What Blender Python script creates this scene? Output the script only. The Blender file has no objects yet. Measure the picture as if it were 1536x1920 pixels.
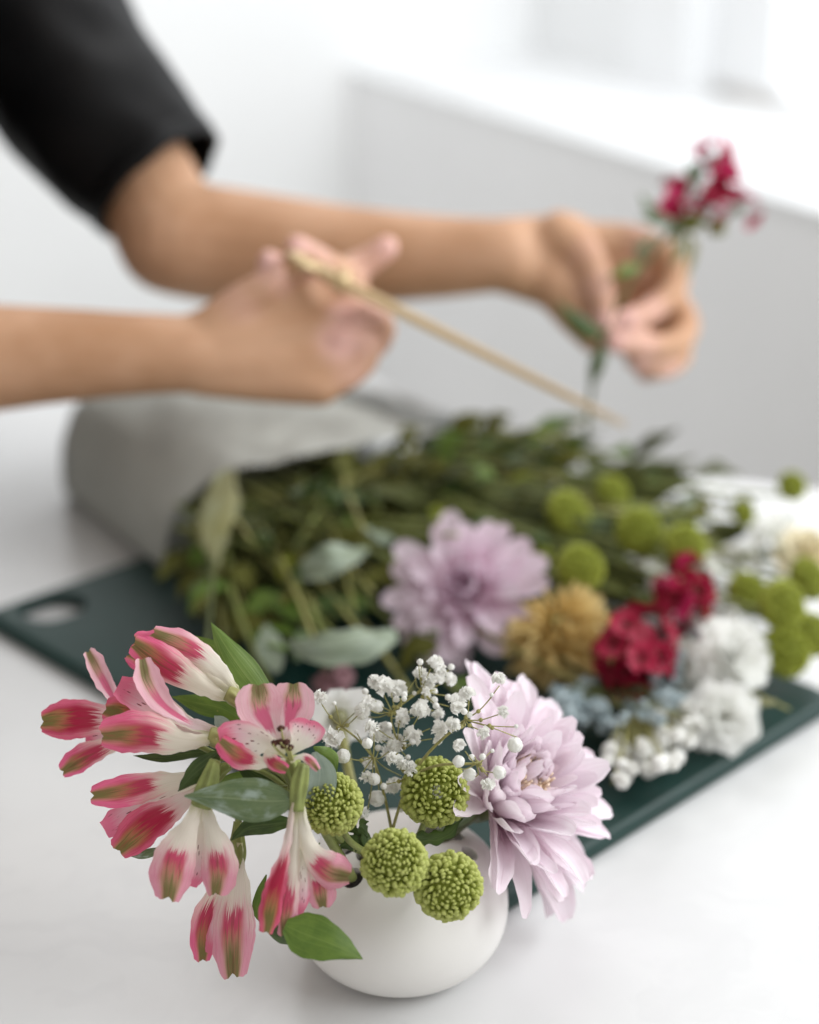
import bpy, bmesh, math, random
import numpy as np
from mathutils import Vector, Matrix, noise

# ---------------------------------------------------------------- camera, light, exposure
S = bpy.context.scene
PITCH, F, CAMH = 22.5, 3250.0, 0.54          # downward tilt (deg), focal length in photo pixels, height above the table
_p = math.radians(PITCH)
FW = np.array([0, math.cos(_p), -math.sin(_p)])
UP = np.array([0, math.sin(_p), math.cos(_p)])
RT = np.array([1.0, 0, 0])
CAM = np.array([0, 0, CAMH])
cd = bpy.data.cameras.new('camera')
cam = bpy.data.objects.new('camera', cd)
S.collection.objects.link(cam)
cam.location = (0, 0, CAMH)
cam.rotation_euler = (math.radians(90 - PITCH), 0, 0)
cd.sensor_fit = 'VERTICAL'
cd.sensor_height = 36
cd.lens = 36 * F / 1920
cd.clip_start, cd.clip_end = 0.02, 60
cd.dof.use_dof = True
cd.dof.focus_distance = 0.80
cd.dof.aperture_fstop = cd.lens / 1000 / 0.0225
S.camera = cam
S.view_settings.view_transform = 'Standard'
S.view_settings.look = 'None'
S.view_settings.exposure = 0.30
S.view_settings.gamma = 1.0
S.cycles.use_denoising = True
S.cycles.max_bounces = 8
S.cycles.transparent_max_bounces = 4
S.cycles.sample_clamp_indirect = 8
W = bpy.data.worlds.new('World')
S.world = W
W.use_nodes = True
_bg = W.node_tree.nodes['Background']
_bg.inputs[0].default_value = (1.0, 0.965, 0.92, 1)
_bg.inputs[1].default_value = 0.46

def area(name, loc, target, size, energy, color):
    l = bpy.data.lights.new(name, 'AREA')
    l.shape = 'RECTANGLE'
    l.size, l.size_y = size
    l.energy = energy
    l.color = color
    o = bpy.data.objects.new(name, l)
    S.collection.objects.link(o)
    o.location = loc
    o.rotation_euler = (Vector(target) - Vector(loc)).to_track_quat('-Z', 'Y').to_euler()
    return o
area('window_side_light', (1.45, 0.15, 1.25), (0.0, 0.9, 0.0), (1.0, 1.2), 16, (0.94, 0.975, 1.0))  # added key and fill lamp past the pane's end; no window built here
area('window_side_light', (1.38, 1.22, 1.0), (0.0, 1.1, 0.12), (.9, 1.1), 15, (0.94, 0.975, 1.0))
area('wall_fill_light', (-.15, 2.25, 1.7), (0.35, 3.0, 0.0), (1.6, 1.0), 15.5, (0.97, 0.985, 1.0))  # added fill lamp that brightens the back walls and the sill

def P(x, y, d):
    """photo pixel + distance along the optical axis -> world point"""
    return CAM + d * (FW + RT * (x - 768) / F + UP * (960 - y) / F)
def T(x, y, z=0.0):
    """photo pixel on the horizontal plane z -> world point"""
    r = FW + RT * (x - 768) / F + UP * (960 - y) / F
    return CAM + r * ((z - CAMH) / r[2])
def pxm(d):
    return d / F                              # metres per photo pixel at depth d

# ---------------------------------------------------------------- object helpers
def link(o, parent=None):
    S.collection.objects.link(o)
    if parent is not None:
        o.parent = parent
    return o
def tag(o, label=None, cat=None, group=None, kind=None):
    if label: o['label'] = label
    if cat: o['category'] = cat
    if group: o['group'] = group
    if kind: o['kind'] = kind
    return o
def thing(name, label, cat, loc, group=None):
    o = bpy.data.objects.new(name, None)
    o.empty_display_size = 0.02
    o.location = Vector([float(c) for c in loc])
    link(o)
    return tag(o, label, cat, group)
class G:
    """collects geometry in world coordinates; build() makes ONE mesh object"""
    def __init__(s): s.v, s.f, s.uv, s.n = [], [], [], 0
    def add(s, v, f, uv=None):
        v = np.asarray(v, float)
        s.v.append(v)
        s.f += [tuple(i + s.n for i in q) for q in f]
        s.uv.append(np.asarray(uv, float) if uv is not None else np.zeros((len(v), 2)))
        s.n += len(v)
        return s
    def mesh(s, name, mats, origin=(0, 0, 0), smooth=True):
        v = np.concatenate(s.v) - np.asarray(origin, float)
        uv = np.concatenate(s.uv)
        m = bpy.data.meshes.new(name)
        m.from_pydata(v.tolist(), [], s.f)
        l = m.uv_layers.new(name='UVMap')
        idx = np.empty(len(m.loops), dtype=np.int32)
        m.loops.foreach_get('vertex_index', idx)
        l.data.foreach_set('uv', uv[idx].ravel())
        for q in (mats if isinstance(mats, (list, tuple)) else [mats]): m.materials.append(q)
        if smooth: m.polygons.foreach_set('use_smooth', [True] * len(m.polygons))
        m.update()
        return m
    def build(s, name, mats, parent=None, smooth=True, origin=None):
        if origin is None: origin = tuple(parent_world(parent)) if parent is not None else (0, 0, 0)
        o = bpy.data.objects.new(name, s.mesh(name, mats, origin, smooth))
        return link(o, parent)
def parent_world(o):
    v = Vector((0, 0, 0))
    while o is not None:
        v += o.location
        o = o.parent
    return v
def nrm(v):
    v = np.asarray(v, float)
    return v / (np.linalg.norm(v) + 1e-12)
def spline(pts, n):
    p = np.asarray(pts, float)
    k = len(p)
    if k == 2:
        t = np.linspace(0, 1, n)[:, None]
        return p[0] * (1 - t) + p[1] * t
    q = np.vstack([2 * p[0] - p[1], p, 2 * p[-1] - p[-2]])
    out = []
    for s in np.linspace(0, k - 1, n):
        i = min(int(s), k - 2)
        t = s - i
        a, b, c, d = q[i], q[i + 1], q[i + 2], q[i + 3]
        out.append(0.5 * (2 * b + (c - a) * t + (2 * a - 5 * b + 4 * c - d) * t * t + (3 * b - a - 3 * c + d) * t ** 3))
    return np.array(out)
def interp(vals, n):
    vals = np.asarray(vals, float).ravel()
    if len(vals) == 1: return np.full(n, vals[0])
    if len(vals) == 2: return np.linspace(vals[0], vals[1], n)
    return np.maximum(spline(vals[:, None], n)[:, 0], vals.min())
def frames(c, up):
    t = np.gradient(c, axis=0)
    t = t / (np.linalg.norm(t, axis=1)[:, None] + 1e-12)
    return t
def tube(pts, rad, n=8, rings=None, cap=True, flat=1.0, up=(0, 0, 1)):
    rings = rings or max(4, 4 * (len(pts) - 1))
    c = spline(pts, rings)
    r = interp(rad, rings)
    t = frames(c, None)
    x = np.cross(up, t[0])
    if np.linalg.norm(x) < 1e-3: x = np.cross((1, 0, 0), t[0])
    v, f, uv = [], [], []
    for i in range(rings):
        x = nrm(x - t[i] * (x @ t[i]))
        y = np.cross(t[i], x)
        for k in range(n):
            a = 2 * math.pi * k / n
            v.append(c[i] + r[i] * (math.cos(a) * x + flat * math.sin(a) * y))
            uv.append((k / n, i / (rings - 1)))
    for i in range(rings - 1):
        for k in range(n):
            f.append((i * n + k, i * n + (k + 1) % n, (i + 1) * n + (k + 1) % n, (i + 1) * n + k))
    if cap:
        f.append(tuple(range(n - 1, -1, -1)))
        f.append(tuple((rings - 1) * n + k for k in range(n)))
    return v, f, uv
def sheet(pts, hw, up=None, cup=0.0, nu=9, nv=16, ruffle=0.0, seed=0, lobe=0.0, fold=0.0, wave=4.0):
    """petal or leaf: centre line, half-width profile, facing 'up' (vector or list of vectors), cross curvature cup"""
    c = spline(pts, nv)
    L = np.linalg.norm(np.diff(c, axis=0), axis=1).sum()
    w = interp(hw, nv)
    cu = interp(np.atleast_1d(cup), nv) if np.ndim(cup) == 0 else np.interp(np.linspace(0, 1, nv), np.linspace(0, 1, len(cup)), cup)
    t = frames(c, None)
    if up is None: up = -FW
    ups = np.asarray(up, float)
    if ups.ndim == 1: ups = np.repeat(ups[None], nv, 0)
    else: ups = spline(ups, nv)
    v, f, uv = [], [], []
    for i in range(nv):
        s = nrm(np.cross(t[i], ups[i]))
        n = np.cross(s, t[i])
        vv = i / (nv - 1)
        for k in range(nu):
            u = -1 + 2 * k / (nu - 1)
            a = cu[i]
            if abs(a) > 0.02:
                off = s * (w[i] * math.sin(abs(a) * u) / abs(a)) + n * (w[i] * (math.cos(a * u) - 1) / a)
            else:
                off = s * w[i] * u
            q = c[i] + off
            q = q + n * fold * w[i] * abs(u)
            if ruffle:
                nz = noise.noise(Vector((vv * wave + seed * 7.3, u * 1.3 + seed * 3.1, seed * 1.7)))
                nz2 = noise.noise(Vector((vv * wave * 2.7 + seed * 5.1, u * 2.3, 9.1 + seed)))
                q = q + n * (ruffle * L * (nz * u * u + 0.25 * nz * (1 - u * u) * .5)) + s * (ruffle * .35 * L * nz2 * u * abs(u))
            if lobe:
                q = q + t[i] * (lobe * L * (vv ** 5) * (.48 * math.sin(math.pi * min(1, abs(u) * 1.02)) * (1.15 if (u > 0) == (int(seed) % 2 == 0) else .7) - 0.15 * (1 - abs(u)) + .25 * (noise.noise(Vector((u * 6, seed, 3))) )))
            v.append(q)
            uv.append((0.5 + 0.5 * u, vv))
    for i in range(nv - 1):
        for k in range(nu - 1):
            a = i * nu + k
            f.append((a, a + 1, a + nu + 1, a + nu))
    return v, f, uv
def lathe(prof, n, center):
    v, f = [], []
    for r, z in prof:
        for k in range(n):
            a = 2 * math.pi * k / n
            v.append((center[0] + r * math.cos(a), center[1] + r * math.sin(a), center[2] + z))
    for i in range(len(prof) - 1):
        for k in range(n):
            f.append((i * n + k, i * n + (k + 1) % n, (i + 1) * n + (k + 1) % n, (i + 1) * n + k))
    return v, f
def ball(c, r, n=8, m=6, sq=(1, 1, 1), M=None):
    v, f = [], []
    for i in range(m + 1):
        th = math.pi * (i + 0.02 * (i == 0) - 0.02 * (i == m)) / m
        for k in range(n):
            ph = 2 * math.pi * k / n
            q = np.array([math.sin(th) * math.cos(ph) * sq[0], math.sin(th) * math.sin(ph) * sq[1], math.cos(th) * sq[2]]) * r
            if M is not None: q = M @ q
            v.append(q + np.asarray(c))
    for i in range(m):
        for k in range(n):
            f.append((i * n + k, (i + 1) * n + k, (i + 1) * n + (k + 1) % n, i * n + (k + 1) % n))
    return v, f
def boxg(lo, hi):
    x0, y0, z0 = lo
    x1, y1, z1 = hi
    v = [(x0, y0, z0), (x1, y0, z0), (x1, y1, z0), (x0, y1, z0), (x0, y0, z1), (x1, y0, z1), (x1, y1, z1), (x0, y1, z1)]
    return v, [(0, 3, 2, 1), (4, 5, 6, 7), (0, 1, 5, 4), (1, 2, 6, 5), (2, 3, 7, 6), (3, 0, 4, 7)]
def basis(axis, hint=(0, 0, 1)):
    """3x3 with columns x,y,z where z = axis"""
    z = nrm(axis)
    x = np.cross(hint, z)
    if np.linalg.norm(x) < 1e-3: x = np.cross((1, 0, 0), z)
    x = nrm(x)
    return np.column_stack([x, np.cross(z, x), z])
def mat4(R, t, s=1.0):
    M = np.eye(4)
    M[:3, :3] = R * s
    M[:3, 3] = t
    return Matrix(M.tolist())
def apply_mods(o):
    dg = bpy.context.evaluated_depsgraph_get()
    dg.update()
    m = bpy.data.meshes.new_from_object(o.evaluated_get(dg))
    o.modifiers.clear()
    o.data = m
    return o

# ---------------------------------------------------------------- materials
class N:
    def __init__(s, name):
        s.m = bpy.data.materials.new(name)
        s.m.use_nodes = True
        s.t = s.m.node_tree
        s.b = s.t.nodes['Principled BSDF']
        s.out = s.t.nodes['Material Output']
    def n(s, k, **kw):
        q = s.t.nodes.new(k)
        for a, b in kw.items(): setattr(q, a, b)
        return q
    def l(s, a, b): s.t.links.new(a, b)
    def math(s, op, a, b=None, clamp=False):
        q = s.n('ShaderNodeMath', operation=op, use_clamp=clamp)
        for i, x in enumerate((a, b)):
            if x is None: continue
            if isinstance(x, (int, float)): q.inputs[i].default_value = x
            else: s.l(x, q.inputs[i])
        return q.outputs[0]
    def mix(s, f, a, b):
        q = s.n('ShaderNodeMix', data_type='RGBA')
        if isinstance(f, (int, float)): q.inputs[0].default_value = f
        else: s.l(f, q.inputs[0])
        for i, x in ((6, a), (7, b)):
            if isinstance(x, (tuple, list)): q.inputs[i].default_value = (*x, 1) if len(x) == 3 else x
            else: s.l(x, q.inputs[i])
        return q.outputs[2]
    def ramp(s, f, stops):
        q = s.n('ShaderNodeValToRGB')
        e = q.color_ramp.elements
        while len(e) < len(stops): e.new(0.5)
        for el, (p, c) in zip(e, stops):
            el.position = p
            el.color = (c, c, c, 1) if isinstance(c, (int, float)) else (*c, 1)
        s.l(f, q.inputs[0])
        return q.outputs[0]
    def sstep(s, x, a, b):
        q = s.n('ShaderNodeMapRange', interpolation_type='SMOOTHSTEP')
        s.l(x, q.inputs[0])
        q.inputs[1].default_value, q.inputs[2].default_value = a, b
        q.inputs[3].default_value, q.inputs[4].default_value = 0, 1
        return q.outputs[0]
    def uv(s):
        q = s.n('ShaderNodeUVMap', uv_map='UVMap')
        x = s.n('ShaderNodeSeparateXYZ')
        s.l(q.outputs[0], x.inputs[0])
        return q.outputs[0], x.outputs[0], x.outputs[1]
    def scaled(s, vec, sc):
        q = s.n('ShaderNodeMapping')
        q.inputs[3].default_value = sc
        s.l(vec, q.inputs[0])
        return q.outputs[0]
    def objvec(s, sc, rand=True):
        t = s.n('ShaderNodeTexCoord')
        v = s.scaled(t.outputs['Object'], sc)
        return v
    def randoffset(s, vec):
        o = s.n('ShaderNodeObjectInfo')
        a = s.n('ShaderNodeVectorMath', operation='ADD')
        m = s.math('MULTIPLY', o.outputs['Random'], 37.0)
        s.l(vec, a.inputs[0])
        s.l(m, a.inputs[1])
        return a.outputs[0]
    def noise(s, vec, scale, detail=3, rough=.55):
        q = s.n('ShaderNodeTexNoise')
        q.inputs['Scale'].default_value = scale
        q.inputs['Detail'].default_value = detail
        q.inputs['Roughness'].default_value = rough
        s.l(vec, q.inputs['Vector'])
        return q.outputs[0]
    def bump(s, h, strength, dist=0.001):
        q = s.n('ShaderNodeBump')
        q.inputs['Strength'].default_value = strength
        q.inputs['Distance'].default_value = dist
        s.l(h, q.inputs['Height'])
        s.l(q.outputs[0], s.b.inputs['Normal'])
        return q.outputs[0]
    def color(s, c):
        if isinstance(c, (tuple, list)): s.b.inputs['Base Color'].default_value = (*c, 1)
        else: s.l(c, s.b.inputs['Base Color'])
        s.c = c
    def rough(s, r, spec=.5):
        s.b.inputs['Roughness'].default_value = r
        s.b.inputs['Specular IOR Level'].default_value = spec
    def translucent(s, fac, tint=None):
        tr = s.n('ShaderNodeBsdfTranslucent')
        c = s.c
        if isinstance(c, (tuple, list)): tr.inputs[0].default_value = (*c, 1)
        else: s.l(c, tr.inputs[0])
        mx = s.n('ShaderNodeMixShader')
        mx.inputs[0].default_value = fac
        s.l(s.b.outputs[0], mx.inputs[1])
        s.l(tr.outputs[0], mx.inputs[2])
        s.l(mx.outputs[0], s.out.inputs[0])
        return s

def plain(name, c, r=.5, spec=.4, var=.12, sc=60, bump=0., trans=0.):
    k = N(name)
    nz = k.noise(k.randoffset(k.objvec((sc, sc, sc))), 1.0, 4)
    k.color(k.mix(k.sstep(nz, .3, .7), tuple(max(0, x * (1 - var)) for x in c), tuple(min(1, x * (1 + var)) for x in c)))
    k.rough(r, spec)
    if bump: k.bump(nz, bump)
    if trans: k.translucent(trans)
    return k.m

def petal_mat(name, pink, blotch, cream, green=(.13, .16, .035), blot=(.47, .74), pinkstart=.50, greenw=1.0, blotw=1.0, bend=1.0):
    """outer flower tepal: cream claw, pink limb, dark blotch, green keel at the tip"""
    k = N(name)
    uv, u, v = k.uv()
    ru = k.randoffset(uv)
    st = k.noise(k.scaled(ru, (34, 2.2, 1)), 1.0, 3)
    fine = k.noise(k.scaled(ru, (70, 5, 1)), 1.0, 2)
    big = k.noise(k.scaled(ru, (3, 2.5, 1)), 1.0, 2)
    vj = k.math('ADD', v, k.math('MULTIPLY', k.math('SUBTRACT', st, .5), .34))
    oi = k.n('ShaderNodeObjectInfo')
    vj = k.math('ADD', vj, k.math('MULTIPLY', k.math('SUBTRACT', oi.outputs['Random'], .5), .13))
    vj = k.math('ADD', vj, k.math('MULTIPLY', k.math('SUBTRACT', fine, .5), .12))
    vj = k.math('ADD', vj, k.math('MULTIPLY', k.math('SUBTRACT', big, .5), .22))
    du = k.math('ABSOLUTE', k.math('SUBTRACT', u, .5))
    duj = k.math('ADD', du, k.math('MULTIPLY', k.math('SUBTRACT', big, .5), .26))
    cg = tuple(a * b for a, b in zip(cream, (.78, .82, .55)))
    light = tuple(.45 * p + .55 * c for p, c in zip(pink, cream))
    base = k.ramp(vj, [(0, cg), (.16, cream), (pinkstart - .1, cream), (pinkstart + .06, light), (pinkstart + .25, pink), (1, pink)])
    # pink creeps up the margins, paler band between
    veins = k.sstep(k.noise(k.scaled(ru, (46, .8, 1)), 1.0, 1), .56, .72)
    base = k.mix(k.math('MULTIPLY', veins, .22), base, tuple(x * .72 for x in cg))
    bm = k.math('MULTIPLY', k.sstep(vj, blot[0], blot[0] + .06), k.math('SUBTRACT', 1.0, k.sstep(vj, blot[1], blot[1] + .22)))
    bm = k.math('MULTIPLY', bm, k.math('SUBTRACT', 1.0, k.sstep(duj, .17 * blotw, .36 * blotw)))
    c = k.mix(k.math('MULTIPLY', bm, .93), base, blotch)
    gm = k.math('MULTIPLY', k.sstep(vj, .60, .80), k.math('SUBTRACT', 1.0, k.sstep(duj, .14 * greenw, .32 * greenw)))
    c = k.mix(k.math('MULTIPLY', gm, .62), c, (.46, .31, .11))
    gm2 = k.math('MULTIPLY', k.sstep(vj, .70, .90), k.math('SUBTRACT', 1.0, k.sstep(duj, .10 * greenw, .23 * greenw)))
    c = k.mix(k.math('MULTIPLY', gm2, .85), c, green)
    ln = k.math('SUBTRACT', 1.0, k.sstep(k.math('ABSOLUTE', k.math('SUBTRACT', duj, .13)), .0, .022))
    ln0 = k.math('SUBTRACT', 1.0, k.sstep(duj, .0, .02))
    ln = k.math('MULTIPLY', k.math('MAXIMUM', ln, ln0), k.math('MULTIPLY', k.sstep(v, .48, .72), k.sstep(st, .35, .55)))
    c = k.mix(k.math('MULTIPLY', ln, .6), c, (.12, .085, .03))
    dark = k.math('MULTIPLY', k.sstep(fine, .54, .68), k.sstep(v, .42, .6))
    c = k.mix(k.math('MULTIPLY', dark, .36), c, blotch)
    k.color(c)
    k.rough(.45, .3)
    k.bump(k.math('ADD', k.math('MULTIPLY', st, .7), fine), .35, .0006)
    k.translucent(.35)
    return k.m

def inner_mat(name, pink, cream):
    """inner tepal: pale, with short dark flecks and a pink tip"""
    k = N(name)
    uv, u, v = k.uv()
    ru = k.randoffset(uv)
    st = k.noise(k.scaled(ru, (30, 2, 1)), 1.0, 3)
    vj = k.math('ADD', v, k.math('MULTIPLY', k.math('SUBTRACT', st, .5), .25))
    du = k.math('ABSOLUTE', k.math('SUBTRACT', u, .5))
    base = k.ramp(vj, [(0, (.66, .66, .42)), (.2, cream), (.5, (.86, .78, .72)), (.72, tuple(.5 * a + .42 for a in pink)), (.9, pink), (1, pink)])
    edge = k.math('MULTIPLY', k.sstep(du, .3, .5), k.sstep(v, .35, .6))
    base = k.mix(k.math('MULTIPLY', edge, .7), base, pink)
    vo = k.n('ShaderNodeTexVoronoi', feature='F1')
    vo.inputs['Scale'].default_value = 1.0
    k.l(k.scaled(ru, (11, 6.5, 1)), vo.inputs['Vector'])
    # short strokes: the cells are stretched along the petal
    dash = k.math('SUBTRACT', 1.0, k.sstep(vo.outputs['Distance'], .14, .24))
    dash = k.math('MULTIPLY', dash, k.math('MULTIPLY', k.sstep(v, .28, .38), k.math('SUBTRACT', 1.0, k.sstep(v, .88, .95))))
    dash = k.math('MULTIPLY', dash, k.math('SUBTRACT', 1.0, k.sstep(du, .30, .42)))
    k.color(k.mix(dash, base, (.17, .015, .02)))
    k.rough(.45, .3)
    k.bump(st, .3, .0005)
    k.translucent(.35)
    return k.m

def leaf_mat(name, c, c2, vein, glauc=0., r=.42, trans=.18, spots=False, spec=.4):
    k = N(name)
    uv, u, v = k.uv()
    ru = k.randoffset(uv)
    st = k.noise(k.scaled(ru, (26, .6, 1)), 1.0, 2)
    big = k.noise(k.scaled(ru, (3, 4, 1)), 1.0, 4)
    col = k.mix(k.sstep(big, .3, .7), c, c2)
    col = k.mix(k.math('MULTIPLY', k.sstep(st, .52, .68), .45), col, vein)
    du = k.math('ABSOLUTE', k.math('SUBTRACT', u, .5))
    col = k.mix(k.math('MULTIPLY', k.math('SUBTRACT', 1.0, k.sstep(du, .008, .03)), .5), col, vein)
    if glauc:
        b2 = k.noise(k.scaled(ru, (2.2, 3, 1)), 1.0, 5)
        col = k.mix(k.math('MULTIPLY', k.sstep(b2, .5, .68), glauc), col, (.42, .50, .46))
    if spots:
        vo = k.n('ShaderNodeTexVoronoi')
        vo.inputs['Scale'].default_value = 1
        k.l(k.scaled(ru, (4, 5, 1)), vo.inputs['Vector'])
        col = k.mix(k.math('SUBTRACT', 1.0, k.sstep(vo.outputs['Distance'], .03, .07)), col, (.42, .30, .08))
    k.color(col)
    k.rough(r, spec)
    k.bump(st, .35, .0006)
    k.translucent(trans)
    return k.m

def mum_mat(name, base, tip, r=.5, trans=.22, streak=.12, patch=.3):
    k = N(name)
    uv, u, v = k.uv()
    ru = k.randoffset(uv)
    st = k.noise(k.scaled(ru, (16, 1.2, 1)), 1.0, 2)
    c = k.mix(k.sstep(v, .05, .8), base, tip)
    oi = k.n('ShaderNodeObjectInfo')
    c = k.mix(k.math('MULTIPLY', oi.outputs['Random'], .25), c, base)
    on = k.noise(k.objvec((2.3, 2.3, 2.3)), 1.0, 3)
    c = k.mix(k.math('MULTIPLY', k.sstep(on, .45, .7), patch), c, base)
    c = k.mix(k.math('MULTIPLY', k.sstep(st, .5, .7), streak * 3), c, tuple(x * .86 for x in base))
    k.color(c)
    k.rough(r, .3)
    k.bump(st, .25, .0006)
    k.translucent(trans)
    return k.m

PINK, DEEP, CREAM = (.86, .165, .32), (.50, .022, .085), (.84, .78, .66)
M_TEP = petal_mat('pink_tepal', PINK, DEEP, CREAM)
M_TEP_DEEP = petal_mat('deep_pink_tepal', (.72, .13, .23), (.42, .010, .05), (.78, .64, .60), blot=(.36, .80), pinkstart=.34, blotw=1.15)
M_TEP_PALE = petal_mat('pale_pink_tepal', (.80, .36, .46), (.60, .05, .14), (.86, .80, .70), blot=(.50, .66), pinkstart=.52, blotw=.9)
M_TEP_IN = petal_mat('open_tepal', (.82, .50, .56), (.66, .12, .24), (.88, .72, .74), blot=(.22, .62), pinkstart=.30, greenw=.9, blotw=.62)
M_FLECK = inner_mat('flecked_tepal', (.78, .20, .32), (.86, .83, .70))
M_LEAF = leaf_mat('leaf_green', (.10, .17, .028), (.15, .235, .045), (.24, .32, .09))
M_LEAFD = leaf_mat('leaf_dark_green', (.035, .065, .014), (.065, .11, .024), (.11, .16, .045))
M_LEAFG = leaf_mat('leaf_grey_green', (.10, .15, .065), (.15, .20, .095), (.23, .28, .15), glauc=.62)
M_LEAFB = leaf_mat('leaf_blue_green', (.30, .38, .33), (.38, .46, .40), (.48, .55, .48), glauc=.5, trans=.3)
M_LEAFV = leaf_mat('leaf_mid_green', (.085, .155, .022), (.13, .21, .03), (.17, .25, .05), spots=True)
M_LEAFO = leaf_mat('leaf_olive', (.085, .09, .015), (.15, .155, .032), (.24, .23, .075), r=.6, spec=.2, trans=.12)
M_LEAFT = leaf_mat('leaf_tan_green', (.20, .195, .075), (.27, .26, .115), (.34, .33, .17), glauc=.15)
M_LEAFS = leaf_mat('leaf_silver', (.19, .235, .155), (.30, .355, .26), (.42, .47, .38), glauc=.3)
M_STEM = plain('stem_green', (.21, .24, .07), .5, .4, .25, 90)
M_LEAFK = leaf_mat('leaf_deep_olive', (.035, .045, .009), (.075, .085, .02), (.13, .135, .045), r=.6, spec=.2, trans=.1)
M_STEMD = plain('stem_dark_green', (.075, .09, .028), .5, .4, .3, 90)
M_STEMB = plain('stem_brown_green', (.30, .21, .075), .5, .35, .35, 120)
M_STEMT = plain('stem_pale_green', (.30, .29, .10), .5, .35, .2, 120)
M_TWIG = plain('twig_olive', (.30, .28, .10), .55, .3, .25, 200)
M_ANTH = plain('anther_brown', (.06, .022, .015), .8, .2, .4, 600, .5)
M_WHITE = plain('blossom_white', (.93, .925, .89), .6, .25, .03, 400, .0, .32)
M_CALYX = plain('calyx_green', (.33, .33, .16), .6, .3, .3, 500)
M_BOARD = plain('board_green', (.007, .032, .027), .42, .32, .12, 30)
M_CERAM = plain('ceramic_white', (.80, .78, .75), .42, .35, .02, 20)
M_PAPER = plain('wrapping_paper', (.50, .505, .465), .75, .2, .06, 24, .15, .10)
M_TISSUE = plain('tissue_paper', (.78, .80, .81), .8, .2, .04, 30, .2, .25)

# ---------------------------------------------------------------- setting: table, wall with sill, window
random.seed(4)
def table_mat():
    k = N('marble_white')
    v = k.objvec((1, 1, 1))
    w = k.noise(v, 3.2, 5)
    ad = k.n('ShaderNodeVectorMath', operation='ADD')
    k.l(v, ad.inputs[0])
    k.l(k.math('MULTIPLY', w, .55), ad.inputs[1])
    vein = k.noise(ad.outputs[0], 4.5, 6, .6)
    line = k.math('SUBTRACT', 1.0, k.sstep(k.math('ABSOLUTE', k.math('SUBTRACT', vein, .5)), .0, .07))
    c = k.mix(k.sstep(w, .35, .7), (.66, .66, .66), (.72, .72, .715))
    c = k.mix(k.math('MULTIPLY', line, .2), c, (.56, .56, .565))
    k.color(c)
    k.rough(.24, .5)
    return k.m
e0, e1 = T(1400, 902, 0), T(60, 742, 0)
ed = nrm(e1 - e0)
pl, pr = e0 + ed * 1.6, e0 - ed * 0.9
g = G()
lx = -.415
tl = e0 + ed * ((lx - e0[0]) / ed[0])
top = [(pr[0], pr[1]), (tl[0], tl[1]), (lx, .1), (pr[0] + .3, .1)]
bm_ = bmesh.new()
vs = [bm_.verts.new((x, y, -.03)) for x, y in top] + [bm_.verts.new((x, y, 0)) for x, y in top]
bm_.faces.new(vs[:4]); bm_.faces.new(vs[4:][::-1])
for i in range(4): bm_.faces.new((vs[i], vs[4 + i], vs[4 + (i + 1) % 4], vs[(i + 1) % 4]))
bmesh.ops.recalc_face_normals(bm_, faces=bm_.faces)
bmesh.ops.bevel(bm_, geom=list(bm_.edges), offset=.003, segments=2, affect='EDGES')
m_ = bpy.data.meshes.new('table_top')
bm_.to_mesh(m_); bm_.free()
m_.materials.append(table_mat())
table = link(bpy.data.objects.new('table', m_))
tag(table, 'white marble table top under the vase and the green board', 'table')

M_WALL = plain('wall_white', (.88, .89, .895), .7, .2, .015, 3)
M_WALLG = plain('wall_grey_white', (.86, .865, .875), .7, .2, .015, 3)
M_FRAME = plain('window_frame_white', (.80, .81, .82), .5, .3, .01, 5)
M_FLOOR = plain('floor_pale', (.55, .54, .52), .6, .3, .05, 3)
ZS = .05
wa, wb = T(655, 128, ZS), T(1536, 392, ZS)
wd = nrm(np.array([wb[0] - wa[0], wb[1] - wa[1], 0]))      # along the window wall, towards the right and near
wn = np.array([-wd[1], wd[0], 0])                           # away from the room, behind the sill
if wn[1] < 0: wn = -wn
def wbox(gg, s0, s1, n0, n1, z0, z1):
    v, f = boxg((s0, n0, z0), (s1, n1, z1))
    v = [wa + wd * a + wn * b + np.array([0, 0, c - ZS]) for a, b, c in v]
    gg.add(v, f)
def struct(name, gg, mat, par=None, smooth=False):
    o = gg.build(name, mat, par, smooth)
    if par is None: o['kind'] = 'structure'
    return o
g = G(); wbox(g, 0, 4.2, .003, .12, -.95, ZS - .0125); struct('wall_under_sill', g, M_WALLG)
g = G(); wbox(g, 0, 4.2, 0, .42, ZS - .012, ZS); struct('window_sill', g, M_FRAME)
SB = .40
xs = []
for px in (760, 1195, 1312, 1425):
    # where the ray through (px, 150) meets the plane at the back of the sill
    r = FW + RT * (px - 768) / F + UP * (960 - 150) / F
    t = ((wa + wn * SB - CAM) @ wn) / (r @ wn)
    xs.append(float((CAM + r * t - wa) @ wd))
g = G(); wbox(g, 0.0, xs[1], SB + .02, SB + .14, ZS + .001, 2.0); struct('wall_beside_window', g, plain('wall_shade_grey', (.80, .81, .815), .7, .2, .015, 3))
win = thing('window', None, None, wa + wd * xs[1] + wn * SB)
win['kind'] = 'structure'
g = G(); wbox(g, xs[1] + .001, xs[2], SB - .03, SB + .10, ZS + .001, 2.0); wbox(g, xs[2], xs[2] + 2.4, SB - .03, SB + .10, 1.75, 2.0)
g.build('window_frame', M_FRAME, win, False)
g = G(); wbox(g, xs[2] + .001, xs[3], SB + .03, SB + .09, ZS + .021, 1.74); wbox(g, xs[3], xs[2] + 2.4, SB + .045, SB + .075, ZS + .001, ZS + .02)
g.build('window_sash', M_FRAME, win, False)
k = N('window_daylight')
em = k.n('ShaderNodeEmission')
em.inputs[0].default_value = (.96, .98, 1, 1)
em.inputs[1].default_value = 1.6
k.l(em.outputs[0], k.out.inputs[0])
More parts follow.
